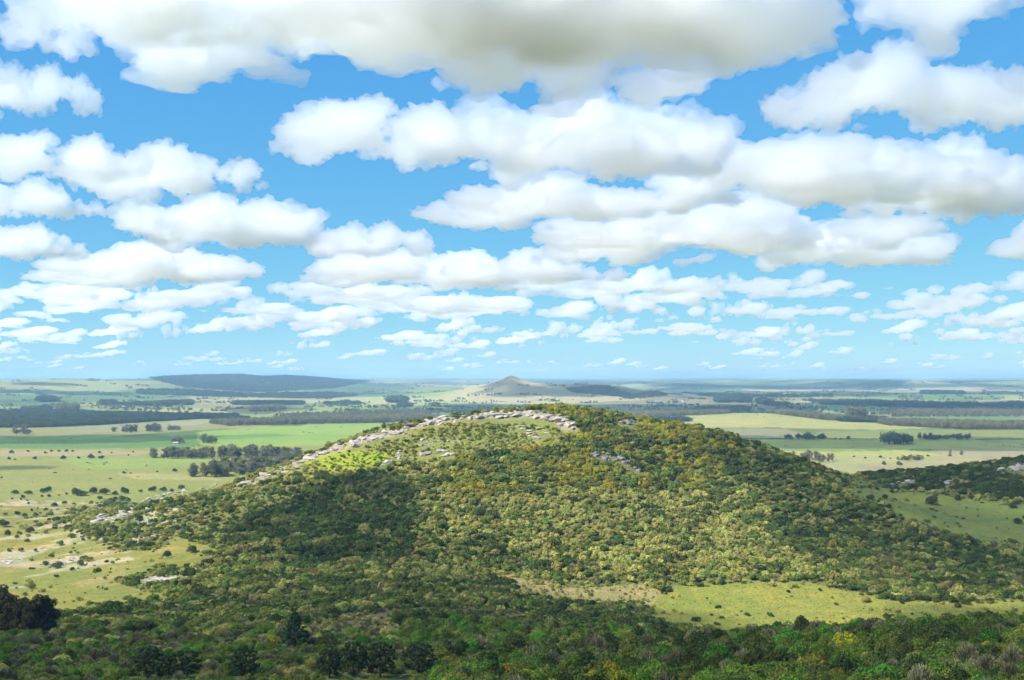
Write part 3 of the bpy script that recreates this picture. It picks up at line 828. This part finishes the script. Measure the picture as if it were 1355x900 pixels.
for px, Y, h in ((486,812,7),(498,818,8),(510,822,8.5),(521,826,8),(532,828,6),(545,832,5.5),(556,834,6),(566,836,5)):
    tree('crest_tree', R.choice(BRO), (px - HX) / K * Y, Y, h, 'dark tree rising behind the rocky crest', 'tree', 'dark trees behind the rocky crest', wide=1.15)
for px, Y, h in ((604,842,5.5),(618,846,6),(632,846,6),(646,848,6.5),(662,850,6),(676,850,5),(700,850,5.5)):
    tree('summit_bush', R.choice(BROE), (px - HX) / K * Y, Y, h, 'green bush showing over the summit boulders', 'bush', 'green bushes over the summit boulders', wide=1.3)
# groves on the plain: every tree on its own
def grove(n, poly, hm, forms, label, cat='tree', name='grove_tree', wide=1.0, seed=0, gap=4.0):
    rs = random.Random(seed or label); xs = [p[0] for p in poly]; ys = [p[1] for p in poly]; done = []
    tries = 0
    while len(done) < n and tries < n * 60:
        tries += 1
        px = rs.uniform(min(xs), max(xs)); py = rs.uniform(min(ys), max(ys))
        if not inpoly(np.array([px]), np.array([py]), poly)[0]: continue
        y = CAMZ * K / (py - HY); y = (CAMZ - T((px - HX) / K * y, y)) * K / (py - HY); x = (px - HX) / K * y
        if any((x - a) ** 2 + (y - b) ** 2 < gap * gap for a, b in done): continue
        done.append((x, y)); h = hm * rs.uniform(.75, 1.15)
        tree(name, rs.choice(forms), x, y, h, label, cat, label.replace('tree', 'trees', 1), wide=wide * rs.uniform(.85, 1.25), rs=rs)
grove(80, [(196,605),(340,602),(390,604),(400,606),(330,607.5),(196,607)], 15.5, EUC, 'slim eucalyptus tree in the long thin grove on the pasture', wide=1.35, gap=2.5)
grove(85, [(250,633),(255,626),(300,620),(345,616),(395,610),(400,612),(380,622),(300,631)], 14.5, EUC, 'eucalyptus tree in the dense grove touching the rocky ridge', wide=1.5, gap=3)
grove(12, [(145,571),(210,570),(210,572),(145,573)], 17, EUC, 'grey green tree in the short row above the green crop', wide=1.5, gap=8)
grove(5, [(222,568.5),(243,568.5),(243,570),(222,570)], 15, BROE, 'grey green tree in the small clump right of the short row', wide=1.0, gap=7)
grove(3, [(22,573.5),(50,573.5),(50,575),(22,575)], 21, EUC, 'tall pale tree in the trio before the dark wood', wide=1.6, gap=16)
grove(4, [(230,585),(248,585),(248,588),(230,588)], 13, BROE, 'leafy tree clustered round the white farmhouse', wide=.9, gap=6)
grove(3, [(264,586),(282,586),(282,589),(264,589)], 17, BROE, 'tall leafy tree right of the white farmhouse', wide=1.0, gap=5)
grove(13, [(1041,581),(1095,580),(1095,582),(1041,582)], 15.5, BRO, 'dark tree in the tidy copse on the shaded field', wide=.85, gap=4.5)
grove(7, [(1172,587),(1215,586),(1212,588.5),(1180,589)], 29, BRO, 'big spreading dark tree in the loose group on the shaded field', wide=.95, gap=8)
grove(20, [(1216,581.5),(1292,580.5),(1292,582),(1216,583)], 14.5, BRO, 'dark tree in the straight row right of the spreading group', wide=.75, gap=4.5)
grove(22, [(1022,611),(1060,608),(1105,609),(1104,612),(1060,613)], 13, EUCB, 'pale brown tree in the grove beyond the right slope', wide=1.2, gap=4)
grove(14, [(1184,608),(1225,607),(1228,609),(1190,610)], 6.5, EUCB, 'low yellowish tree in the thicket on the sunlit strip', wide=2.0, gap=4)
grove(2, [(1254,602),(1274,602),(1274,603),(1254,603)], 10, EUCB, 'pale yellow tree standing by the field edge above the knoll', wide=1.0, gap=7)
pasture_shrubs([(1105,582,6),(1112,582,5),(1122,582,9),(1166,581,7),(1257,604,6),(1228,604,5),(1145,607,5),(1165,606,6),(1085,608,6),(1130,605,4),(1170,615,9),(1190,616,10)], 'small dark shrub on the shaded field near the copse', kinds_=('dark',))

# far woods and hedgerows: masses of trees
WPT = []; WSC = []; WID = []
WFORMS = [f[0] for f in (EUC[:2] + EUCB[:2] + BRO[:2])]
WK = {'euc': (0, 1), 'brown': (2, 3), 'dark': (4, 5)}
def wood(poly, step, hm, kind, seed, cover=1.0, wide=1.3):
    rs = np.random.default_rng(seed)
    xs = [p[0] for p in poly]; ys = [p[1] for p in poly]
    ya = CAMZ * K / (max(ys) - HY) * .8; yb = min(14000, CAMZ * K / max(4.0, (min(ys) - HY)) * 1.15)
    Yg = np.arange(ya, yb, step); x0 = (min(xs) - HX) / K; x1 = (max(xs) - HX) / K
    lo = min(x0 * ya, x0 * yb); hi = max(x1 * ya, x1 * yb)
    X, Y = np.meshgrid(np.arange(lo, hi, step), Yg); X = X.ravel(); Y = Y.ravel()
    X = X + rs.uniform(-.5, .5, X.size) * step; Y = Y + rs.uniform(-.5, .5, Y.size) * step
    Z = terrain(X, Y); px, py = proj(X, Y, Z)
    m = inpoly(px, py, poly) & (rs.random(len(X)) < cover)
    for x, y, z in zip(X[m], Y[m], Z[m]):
        h = hm * rs.uniform(.7, 1.15); w_ = h * wide * rs.uniform(.85, 1.2)
        WPT.append((x, y, z - .03 * h)); WSC.append((w_, w_, h)); WID.append(WK[kind][int(rs.integers(2))])
    return m.sum()
wood([(-60,547),(60,545),(150,548),(240,551),(320,551),(240,556),(120,563),(60,566),(-60,566)], 9, 17, 'dark', 1, .7)
wood([(225,549),(330,553),(330,556),(225,553)], 10, 10, 'dark', 2)
wood([(275,561),(400,556),(560,552),(600,556),(500,560),(400,562),(300,564)], 9, 14, 'brown', 3, .75)
wood([(360,552),(470,548),(560,546),(570,550),(420,555)], 11, 13, 'euc', 4)
wood([(75,540),(103,540),(104,544),(75,544)], 12, 20, 'euc', 5, 1, 1.6)
wood([(135,533),(150,533),(150,536),(135,536)], 14, 24, 'dark', 6, 1, 1.7)
wood([(155,536),(253,532),(254,536),(160,538)], 13, 20, 'dark', 7, 1, 1.5)
wood([(55,530),(72,530),(72,532),(55,532)], 15, 36, 'dark', 8, 1, 1.7)
wood([(30,540),(68,539),(68,542),(30,543)], 16, 14, 'dark', 9, .6, 1.6)
wood([(310,534),(400,534),(400,536),(310,536)], 12, 22, 'dark', 10, 1, 1.4)
wood([(325,543),(375,540),(376,543),(330,545)], 12, 18, 'brown', 11, 1, 1.4)
wood([(430,534),(475,533),(475,536),(430,536)], 14, 16, 'dark', 12, 1, 1.5)
wood([(518,530),(533,530),(533,533),(518,533)], 14, 34, 'dark', 13, 1, 1.8)
wood([(529,537),(541,537),(541,539),(529,539)], 14, 22, 'dark', 14, 1, 1.8)
wood([(656,521),(686,520),(686,523),(656,523)], 14, 26, 'dark', 15, 1, 1.8)
wood([(750,515),(800,512),(832,522),(826,526),(760,520)], 18, 18, 'dark', 16, 1, 1.6)
wood([(820,526),(870,520),(880,524),(830,529)], 22, 22, 'dark', 17, .6, 1.6)
wood([(745,553),(820,549),(900,545),(985,540),(995,543),(960,548),(900,551),(835,556),(745,560)], 10, 13, 'brown', 18)
wood([(868,557),(910,556),(912,558),(868,559)], 9, 16, 'dark', 19, 1, 1.4)
wood([(950,531),(965,531),(965,533),(950,533)], 14, 32, 'dark', 20, 1, 1.7)
wood([(978,530),(988,530),(988,533),(978,533)], 14, 36, 'dark', 21, 1, 1.7)
wood([(1006,532),(1016,532),(1016,535),(1006,535)], 14, 30, 'dark', 22, 1, 1.7)
wood([(1020,535),(1042,535),(1042,537),(1020,537)], 16, 18, 'dark', 23, .8, 1.7)
wood([(1020,545),(1090,553),(1180,560),(1090,556),(1015,547)], 9, 13, 'brown', 24)
wood([(1110,556),(1170,556),(1180,560),(1110,558)], 10, 17, 'dark', 25, 1, 1.4)
wood([(1123,550),(1143,550),(1143,554),(1123,554)], 11, 26, 'euc', 26, 1, 1.6)
wood([(1160,559),(1250,561),(1340,563),(1355,563),(1400,566),(1400,569),(1280,569),(1170,563)], 9, 14, 'brown', 27)
wood([(1180,546),(1300,543),(1400,545),(1400,552),(1180,552)], 14, 14, 'brown', 28, .8)
wood([(1060,530),(1160,531),(1300,535),(1400,534),(1400,541),(1240,541),(1090,536)], 20, 16, 'dark', 29, .9)
wood([(1330,562),(1400,562),(1400,566),(1330,565)], 10, 17, 'dark', 30, 1, 1.5)
wood([(250,516),(330,522),(440,520),(470,524),(430,528),(300,526),(180,522),(180,516)], 26, 17, 'dark', 31, .9, 1.7)
wood(FOREST_HILL, 38, 17, 'dark', 32, .9, 2.4)
wood([(0,513),(100,507),(150,505),(140,509),(40,516)], 26, 15, 'dark', 33, .7, 1.7)
wood([(130,515),(230,516),(230,521),(140,519)], 24, 15, 'dark', 34, .8, 1.7)
wood([(900,520),(1000,523),(1100,522),(1100,526),(950,527)], 30, 16, 'dark', 35, .7, 1.8)
wood([(1220,518),(1275,519),(1275,522),(1220,522)], 24, 20, 'dark', 36, .9, 1.7)
wood([(840,580.5),(1040,580.6),(1040,581.2),(840,581.2)], 3, 2.0, 'dark', 37, .9, 1.6)
wood([(1095,580.8),(1180,580.8),(1180,581.3),(1095,581.3)], 3, 1.8, 'dark', 38, .8, 1.6)
wood([(1292,581.2),(1420,580.6),(1420,581.2),(1292,581.8)], 3, 1.8, 'dark', 39, .9, 1.6)
# hedgerow trees and lone trees along field edges, thinly over the plain
rs = np.random.default_rng(77)
for i in range(1500):
    px_ = rs.uniform(-60, 1420); py_ = 503 + 46 * rs.random() ** 1.6
    y = CAMZ * K / (py_ - HY); x = (px_ - HX) / K * y
    if y > 13000 or y < 1500: continue
    nl = int(rs.integers(1, 9)); a = rs.normal() * .25
    for k in range(nl):
        xx = x + math.cos(a) * k * 11 + rs.normal() * 4; yy = y + math.sin(a) * k * 11 + rs.normal() * 4
        h = rs.uniform(6, 14); w_ = h * rs.uniform(1.2, 1.9)
        WPT.append((xx, yy, None)); WSC.append((w_, w_, h)); WID.append(WK[['euc', 'dark', 'brown'][int(rs.integers(3))]][int(rs.integers(2))])
for i in range(420):
    px_ = rs.uniform(-40, 1400); py_ = 553 + 92 * rs.random() ** 1.3
    if px_ > 640 and py_ > 612: continue
    y = CAMZ * K / (py_ - HY); x = (px_ - HX) / K * y
    if y < 1080 or vnoise(np.array([x / 170]), np.array([y / 170]), 5)[0] < .5: continue
    for k in range(int(rs.integers(1, 4))):
        h = rs.uniform(.8, 2.6); w_ = h * rs.uniform(1.3, 2.0)
        WPT.append((x + rs.normal() * 5 * k, y + rs.normal() * 5 * k, None)); WSC.append((w_, w_, h)); WID.append(WK[['euc', 'dark', 'dark'][int(rs.integers(3))]][int(rs.integers(2))])
ux = np.array([p[0] for p in WPT], float); uy = np.array([p[1] for p in WPT], float); uz = terrain(ux, uy)
scatter('far_woods', np.stack([ux, uy, uz - .3], -1), rs.uniform(0, 6.28, len(ux)), np.array(WSC), np.array(WID), WFORMS, 'distant woods and hedgerow trees spread over the hazy plain')

# ------------------------------------------------------------------ farm buildings
def simple(name, c, rough=.8):
    m, n, b = newmat(name)
    t = N(n, 'ShaderNodeTexNoise', Scale=2.0, Detail=4.0)
    n.links.new(mixc(n, t.outputs['Fac'], [q * .85 for q in c], [min(1, q * 1.1) for q in c]), b.inputs['Base Color']); b.inputs['Roughness'].default_value = rough
    return m
M_WALL = simple('white_plaster', (.78, .76, .70)); M_ROOF = simple('grey_sheet_roof', (.34, .33, .32)); M_ROOFR = simple('red_sheet_roof', (.32, .16, .11)); M_DARK = simple('dark_opening', (.05, .05, .06), .3)
def box(bm, x0, x1, y0, y1, z0, z1):
    v = [bm.verts.new((x, y, z)) for z in (z0, z1) for x, y in ((x0, y0), (x1, y0), (x1, y1), (x0, y1))]
    for f in ((0, 3, 2, 1), (4, 5, 6, 7), (0, 1, 5, 4), (1, 2, 6, 5), (2, 3, 7, 6), (3, 0, 4, 7)): bm.faces.new([v[i] for i in f])
def mesh_of(name, fn, mat):
    bm = bmesh.new(); fn(bm); me = bpy.data.meshes.new(name); bm.to_mesh(me); bm.free(); me.materials.append(mat); return me
def house(px, py, w, d, h, roofmat, label, rz=0.0, nwin=2):
    y = CAMZ * K / (py - HY); y = (CAMZ - T((px - HX) / K * y, y)) * K / (py - HY); x = (px - HX) / K * y
    o = add('farmhouse', None, label=label, cat='house'); o.location = (x, y, T(x, y) - .1); o.rotation_euler = (0, 0, rz)
    def walls(bm):
        box(bm, -w / 2, w / 2, -d / 2, d / 2, 0, h)
        for s in (-1, 1):
            a = [bm.verts.new(p) for p in ((s * w / 2, -d / 2, h), (s * w / 2, d / 2, h), (s * w / 2, 0, h + d * .28))]
            bm.faces.new(a)
    def roof(bm):
        e = .4; t = .12
        for s in (-1, 1):
            lo = (s * (d / 2 + e), h - e * .56); hi = (0, h + d * .28)
            v = [bm.verts.new(p) for q in (0, t) for p in ((-w / 2 - e, lo[0], lo[1] + q + .02), (w / 2 + e, lo[0], lo[1] + q + .02), (w / 2 + e, hi[0], hi[1] + q + .02), (-w / 2 - e, hi[0], hi[1] + q + .02))]
            for f in ((0, 3, 2, 1), (4, 5, 6, 7), (0, 1, 5, 4), (1, 2, 6, 5), (2, 3, 7, 6), (3, 0, 4, 7)): bm.faces.new([v[i] for i in f])
    add('wall', mesh_of('wall', walls, M_WALL), o); add('roof', mesh_of('roof', roof, roofmat), o)
    add('door', mesh_of('door', lambda bm: box(bm, -.5, .5, -d / 2 - .04, -d / 2 + .02, .05, 2.1), M_DARK), o)
    for k in range(nwin):
        cx = (-1) ** k * w * .3
        add('window', mesh_of('window', lambda bm: box(bm, cx - .55, cx + .55, -d / 2 - .03, -d / 2 + .02, 1.0, 2.2), M_DARK), o)
house(232, 588.5, 8, 6, 3.2, M_ROOF, 'small white farmhouse among trees by the green crop', .3)
house(866, 533, 13, 9, 4.0, M_ROOF, 'far white house beside the pale road', -.2)
house(872, 535, 12, 8, 3.6, M_ROOFR, 'far cream house just below the white house by the road', .1)
house(902, 528, 14, 8, 4.0, M_ROOF, 'far white shed in the trees above the brown plantation', .1)
house(1058, 533.5, 24, 10, 5, M_ROOF, 'long pale farm shed at the foot of the bare quarry bank', .15)
house(278, 523, 16, 10, 5, M_ROOF, 'tiny white house below the dark wooded hill', 0)
house(162, 539, 15, 8, 4, M_ROOF, 'pale low farm building between dark copses', 0)
house(12, 545, 14, 8, 4, M_ROOFR, 'pale house at the back edge of the dark wood', 0)

# ------------------------------------------------------------------ air
mh = bpy.data.materials.new('hazy_air'); mh.use_nodes = True; hn = mh.node_tree; hn.nodes.clear()
ho = hn.nodes.new('ShaderNodeOutputMaterial'); hv = hn.nodes.new('ShaderNodeVolumePrincipled')
hv.inputs['Color'].default_value = (.44, .71, 1.0, 1); hv.inputs['Density'].default_value = 0.000066; hv.inputs['Anisotropy'].default_value = 0.0
hn.links.new(hv.outputs[0], ho.inputs['Volume'])
hz = mesh_of('haze', lambda bm: box(bm, -41000, 41000, -41000, 41000, float(GZ.min()) - 2, max(195.0, float(GZ.max()) + 25)), mh)
add('haze', hz, kind='stuff', label='pale blue haze lying over the plain')

# ------------------------------------------------------------------ clouds: bodies of mist with real depth, lit by the sun
def cloudmat(name, d, g=0.6):
    m = bpy.data.materials.new(name); m.use_nodes = True; n = m.node_tree; n.nodes.clear()
    out = n.nodes.new('ShaderNodeOutputMaterial'); v = n.nodes.new('ShaderNodeVolumeScatter')
    v.inputs['Color'].default_value = (.994, .982, 1.0, 1); v.inputs['Density'].default_value = d; v.inputs['Anisotropy'].default_value = g
    n.links.new(v.outputs[0], out.inputs['Volume']); return m
CM_NEAR = cloudmat('cloud_near', 0.018, 0.75); CM_MID = cloudmat('cloud_mid', 0.013, 0.7); CM_FAR = cloudmat('cloud_far', 0.006, 0.4); CM_THIN = cloudmat('cloud_thin', 0.0022, 0.1); CM_SHADE = cloudmat('cloud_low', 0.019)
TEX = []
for s, d in ((.42, 2), (.15, 3), (.055, 3)):
    t = bpy.data.textures.new('cloud_lumps', 'CLOUDS'); t.noise_scale = s; t.noise_depth = d; TEX.append(t)
def cloud_form(seed, n=46, vox=.03, puff=1.0, ragged=1):
    """cumulus: a heap of billows with a flat base, 2 units wide about the origin, base at z = 0"""
    rs = random.Random(seed); bm = bmesh.new()
    heads = [(rs.uniform(-.65, .65), rs.uniform(-.3, .3), rs.uniform(.25, .6)) for i in range(4)]
    for i in range(n):
        hx, hy, hh = rs.choice(heads)
        u = rs.gauss(hx, .26); v = rs.gauss(hy, .2)
        e = max(0.02, 1 - (u * u / 1.1 + v * v / .55))
        r = rs.uniform(.07, .23) * (.5 + .65 * e)
        z = rs.uniform(0.0, hh) * e * puff
        q = bmesh.ops.create_icosphere(bm, subdivisions=2, radius=r)
        for vv in q['verts']:
            vv.co.x *= 1.2; vv.co += Vector((u, v, z))
            if vv.co.z < 0: vv.co.z *= .3
    me = bpy.data.meshes.new('tmp'); bm.to_mesh(me); bm.free()
    ob = bpy.data.objects.new('tmp', me); COL.objects.link(ob)
    md = ob.modifiers.new('r', 'REMESH'); md.mode = 'VOXEL'; md.voxel_size = vox
    for t, s in zip(TEX, (.36, .22, .16)):
        md = ob.modifiers.new('d', 'DISPLACE'); md.texture = t; md.strength = s * ragged; md.texture_coords = 'LOCAL'; md.mid_level = .5 if ragged == 1 else .43
    md = ob.modifiers.new('r', 'REMESH'); md.mode = 'VOXEL'; md.voxel_size = vox * .8
    dg = bpy.context.evaluated_depsgraph_get()
    out = bpy.data.meshes.new_from_object(ob.evaluated_get(dg)); out.name = 'cloud'
    bpy.data.objects.remove(ob); bpy.data.meshes.remove(me)
    out.materials.clear()
    co = np.empty(len(out.vertices) * 3, np.float32); out.vertices.foreach_get('co', co); co = co.reshape(-1, 3)
    return out, co.min(0), co.max(0)
def with_mat(me, mat):
    c = me.copy(); c.materials.append(mat); return c
CF = [cloud_form(i, 46, .016) for i in range(7)]
CFS = [cloud_form(40 + i, 14, .05) for i in range(5)]
CMESH = {}
FIELD = []       # clouds wholly outside the view: one countless mass
def cloud_obj(form, fi, mat, loc, dims, label, group=None, rz=0.0):
    me, lo, hi = form[fi]
    if label is None:
        s = Vector([float(dims[i] / (hi[i] - lo[i])) for i in range(3)])
        c = Vector((float(lo[0] + hi[0]) / 2 * s.x, float(lo[1] + hi[1]) / 2 * s.y, float(lo[2]) * s.z)); c.rotate(Euler((0, 0, rz)))
        FIELD.append((tuple(Vector(loc) - c), rz, tuple(s), fi)); return None
    key = (me.name, mat.name)
    if key not in CMESH: CMESH[key] = with_mat(me, mat)
    o = add('cloud', CMESH[key], label=label, cat='cloud', group=group)
    s = [dims[i] / (hi[i] - lo[i]) for i in range(3)]
    o.scale = s; o.rotation_euler = (0, 0, rz)
    c = Vector(((lo[0] + hi[0]) / 2 * s[0], (lo[1] + hi[1]) / 2 * s[1], lo[2] * s[2]))
    c.rotate(o.rotation_euler)
    o.location = Vector(loc) - c
    return o
HB = 1050.0      # height of the cloud base
def cloud_at(px, py, wpx, hpx, fi, label, mat=CM_NEAR, depth=.75, group=None, form=None, rz=0.0):
    """cloud whose base shows at row py; all bases lie at one height"""
    Y = (HB - CAMZ) * K / (HY - py); X = (px - HX) / K * Y
    w_ = wpx / K * Y; h_ = hpx / K * Y
    return cloud_obj(form or CF, fi, mat, (X, Y, HB), (w_, w_ * depth, h_), label, group, rz)
cloud_at(560, 118, 900, 190, 0, 'huge grey bottomed cloud spreading across the top of the sky', depth=.7)
cloud_at(930, 112, 760, 200, 1, 'broad dark grey cloud base joined to the right of the huge cloud', depth=.7)
cloud_at(190, 70, 420, 150, 2, 'ragged white cloud at the left end of the huge grey cloud')
cloud_at(1160, 168, 330, 110, 3, 'puffy white cloud with grey base under the dark cloud edge')
cloud_at(1330, 180, 240, 110, 4, 'white cloud with lobed top close to the puffy grey based one')
cloud_at(530, 215, 340, 90, 5, 'white wedge shaped cloud with a small blue hole beside it')
cloud_at(800, 240, 420, 130, 6, 'large bright cloud with grey hollow belly in mid sky')
cloud_at(1080, 285, 460, 110, 0, 'long white cloud bank stretching from the large bright cloud')
cloud_at(1290, 292, 340, 120, 2, 'grey shadowed cloud at the end of the long white bank')
cloud_at(720, 300, 360, 70, 3, 'low white cloud bank beneath the large bright cloud')
cloud_at(40, 160, 170, 90, 4, 'soft white cloud alone on the blue left side')
cloud_at(235, 268, 250, 80, 1, 'white cloud with rounded head in the left blue')
cloud_at(90, 240, 240, 70, 5, 'long white cloud leading to the rounded headed one')
cloud_at(300, 330, 300, 80, 6, 'flat cloud with grey shaded base under the rounded headed one')
cloud_at(60, 290, 160, 60, 2, 'small grey white cloud beside the flat shaded one')
cloud_at(40, 350, 150, 60, 0, 'greyish cloud low on the left')
cloud_at(200, 380, 330, 60, 3, 'wide low white cloud under the flat shaded cloud', CM_MID)
cloud_at(490, 345, 170, 60, 4, 'small ragged cloud between two blue gaps', CM_MID)
cloud_at(580, 380, 360, 55, 5, 'long low white cloud in the middle above the horizon', CM_MID)
cloud_at(960, 345, 520, 80, 1, 'long pale cloud bank below the mid sky', CM_MID)
cloud_at(1130, 355, 330, 70, 6, 'pale flat cloud at the right of the pale bank', CM_MID)
cloud_at(720, 375, 230, 50, 2, 'bright little cloud beside the long low one', CM_MID)
# lower ranks of small clouds out to the horizon
rs = random.Random(9)
for i in range(330):
    py_ = 500 - 105 * (rs.random() ** 1.15) - 9
    el = 500 - py_
    w_ = el * rs.uniform(.4, 1.5) + 12; h_ = el * rs.uniform(.18, .38) + 3
    far = el < 60
    lab, grp = (('tiny pale cloud in the far ranks above the horizon', 'tiny clouds above the horizon') if far else ('small white cloud in the lower ranks of the sky', 'small clouds in the lower ranks'))
    cx_ = rs.uniform(-80, 1440) if i < 235 else rs.choice((rs.uniform(-520, -80), rs.uniform(1440, 1880)))
    where = [t for lim, t in ((-60, 'over the downs beyond the left edge of the pasture'), (180, 'over the pale left downs'), (450, 'over the dark wooded hill'), (590, 'over the gap between wooded hill and cone hill'), (780, 'over the cone shaped hill'), (1100, 'over the plantation and farm sheds'), (9999, 'over the far blue downs behind the knoll')) if cx_ < lim][0]
    look = 'long flat' if w_ / h_ > 4.6 else 'puffy'
    lab = ('tiny ' if far else 'small ') + look + (' pale cloud low ' if far else ' white cloud ') + where
    grp = lab.replace('cloud', 'clouds', 1)
    if i >= 235: lab = None
    cloud_at(cx_, py_, w_, h_, rs.randrange(5), lab, CM_THIN if el < 35 else CM_FAR, .8, grp, CFS, rs.uniform(-.4, .4))
for i, (px_, py_, w_, h_) in enumerate(((-160,110,330,120),(-250,230,360,100),(-120,300,260,80),(-330,340,330,80),(-180,375,260,55),(1500,120,340,130),(1600,250,380,110),(1480,340,300,80),(1640,350,340,80),(1520,380,260,50))):
    cloud_at(px_, py_, w_, h_, i % 5, None, CM_MID, .75, None, CFS)
# the same cloud field goes on behind and beside the viewer
for i in range(46):
    a = rs.uniform(math.radians(32), math.radians(328)); d = rs.uniform(900, 7000)
    x, y = math.sin(a) * d, math.cos(a) * d; w_ = rs.uniform(500, 1300)
    k = HB / SUN.z; gx, gy = x - SUN.x * k, y - SUN.y * k          # middle of its shadow
    if -250 < gy < 2600 and abs(gx) < .5 * abs(gy) + 250 + w_ * .6: continue
    cloud_obj(CFS, rs.randrange(5), CM_MID, (x, y, HB), (w_, w_ * .8, w_ * .28), None, None, rs.uniform(0, 6.28))
scatter('cloud_field', [f[0] for f in FIELD], [f[1] for f in FIELD], [f[2] for f in FIELD], [f[3] for f in FIELD], [with_mat(f[0], CM_MID) for f in CFS], 'rest of the white cloud field round the horizon')
# clouds up towards the sun, whose shadows lie on the land: each is built over the outline of its shadow
def shade(poly, label, grain=34.0, thick=26.0):
    xs = [p[0] for p in poly]; ys = [p[1] for p in poly]; rs_ = random.Random(label); bm = bmesh.new()
    gx, gy = np.meshgrid(np.arange(min(xs), max(xs), grain), np.arange(min(ys), max(ys), grain)); gx = gx.ravel(); gy = gy.ravel()
    m = inpoly(gx, gy, poly); gx = gx[m]; gy = gy[m]; gz = terrain(gx, gy)
    for x, y, z in zip(gx, gy, gz):
        k = (HB - z) / SUN.z; r = grain * rs_.uniform(.72, 1.0)
        q = bmesh.ops.create_icosphere(bm, subdivisions=1, radius=r)
        c = Vector((x + SUN.x * k + rs_.uniform(-5, 5), y + SUN.y * k + rs_.uniform(-5, 5), HB + rs_.uniform(0, 12)))
        for v in q['verts']:
            v.co.z *= thick / grain; v.co += c
    me = bpy.data.meshes.new('tmp'); bm.to_mesh(me); bm.free()
    ob = bpy.data.objects.new('tmp', me); COL.objects.link(ob)
    md = ob.modifiers.new('r', 'REMESH'); md.mode = 'VOXEL'; md.voxel_size = 8
    t = bpy.data.textures.new('cloud_edge', 'CLOUDS'); t.noise_scale = 45; t.noise_depth = 3
    md = ob.modifiers.new('d', 'DISPLACE'); md.texture = t; md.strength = 28; md.texture_coords = 'GLOBAL'; md.mid_level = .5
    md = ob.modifiers.new('r', 'REMESH'); md.mode = 'VOXEL'; md.voxel_size = 8
    out = bpy.data.meshes.new_from_object(ob.evaluated_get(bpy.context.evaluated_depsgraph_get())); out.name = 'cloud'
    bpy.data.objects.remove(ob); bpy.data.meshes.remove(me)
    out.materials.clear(); out.materials.append(CM_SHADE)
    add('cloud', out, label=label, cat='cloud')
G = lambda *pp: [hit(*p)[:2] for p in pp]
shade(G((60,842),(115,806),(230,796),(300,746),(290,735),(335,690),(400,652),(450,626),(500,622),(545,642),(560,680),(605,720),(650,755),(700,775),(770,792),(860,808)) + [(70,455),(120,440),(190,470),(260,470)] + [(420,440),(480,-120),(-480,-120),(-330,180),(-250,290)],
      'great cloud overhead whose shadow darkens the near slope, valley and thicket')
shade(G((912,570),(962,606),(935,640),(1000,668),(1060,705),(1110,742),(1165,785),(1250,788),(1355,782)) + [(420,520),(520,650),(520,900),(420,930),(300,930),(250,860),(190,850)],
      'cloud overhead shading the right flank of the hill and the knoll', 28.0)
shade([(330,1620),(420,1720),(640,1640),(900,1660),(980,1900),(900,2060),(640,1960),(480,2080),(350,2060),(300,1800)], 'cloud overhead shading the copses on the plain', 50)
shade([(-1000,1850),(-800,1800),(-620,1900),(-520,2050),(-700,2130),(-1020,2100)], 'cloud overhead shading the dark end of the green crop', 45)
shade([(-760,1300),(-600,1290),(-555,1340),(-640,1370),(-770,1380)], 'small cloud overhead shading a patch of the left pasture', 22)
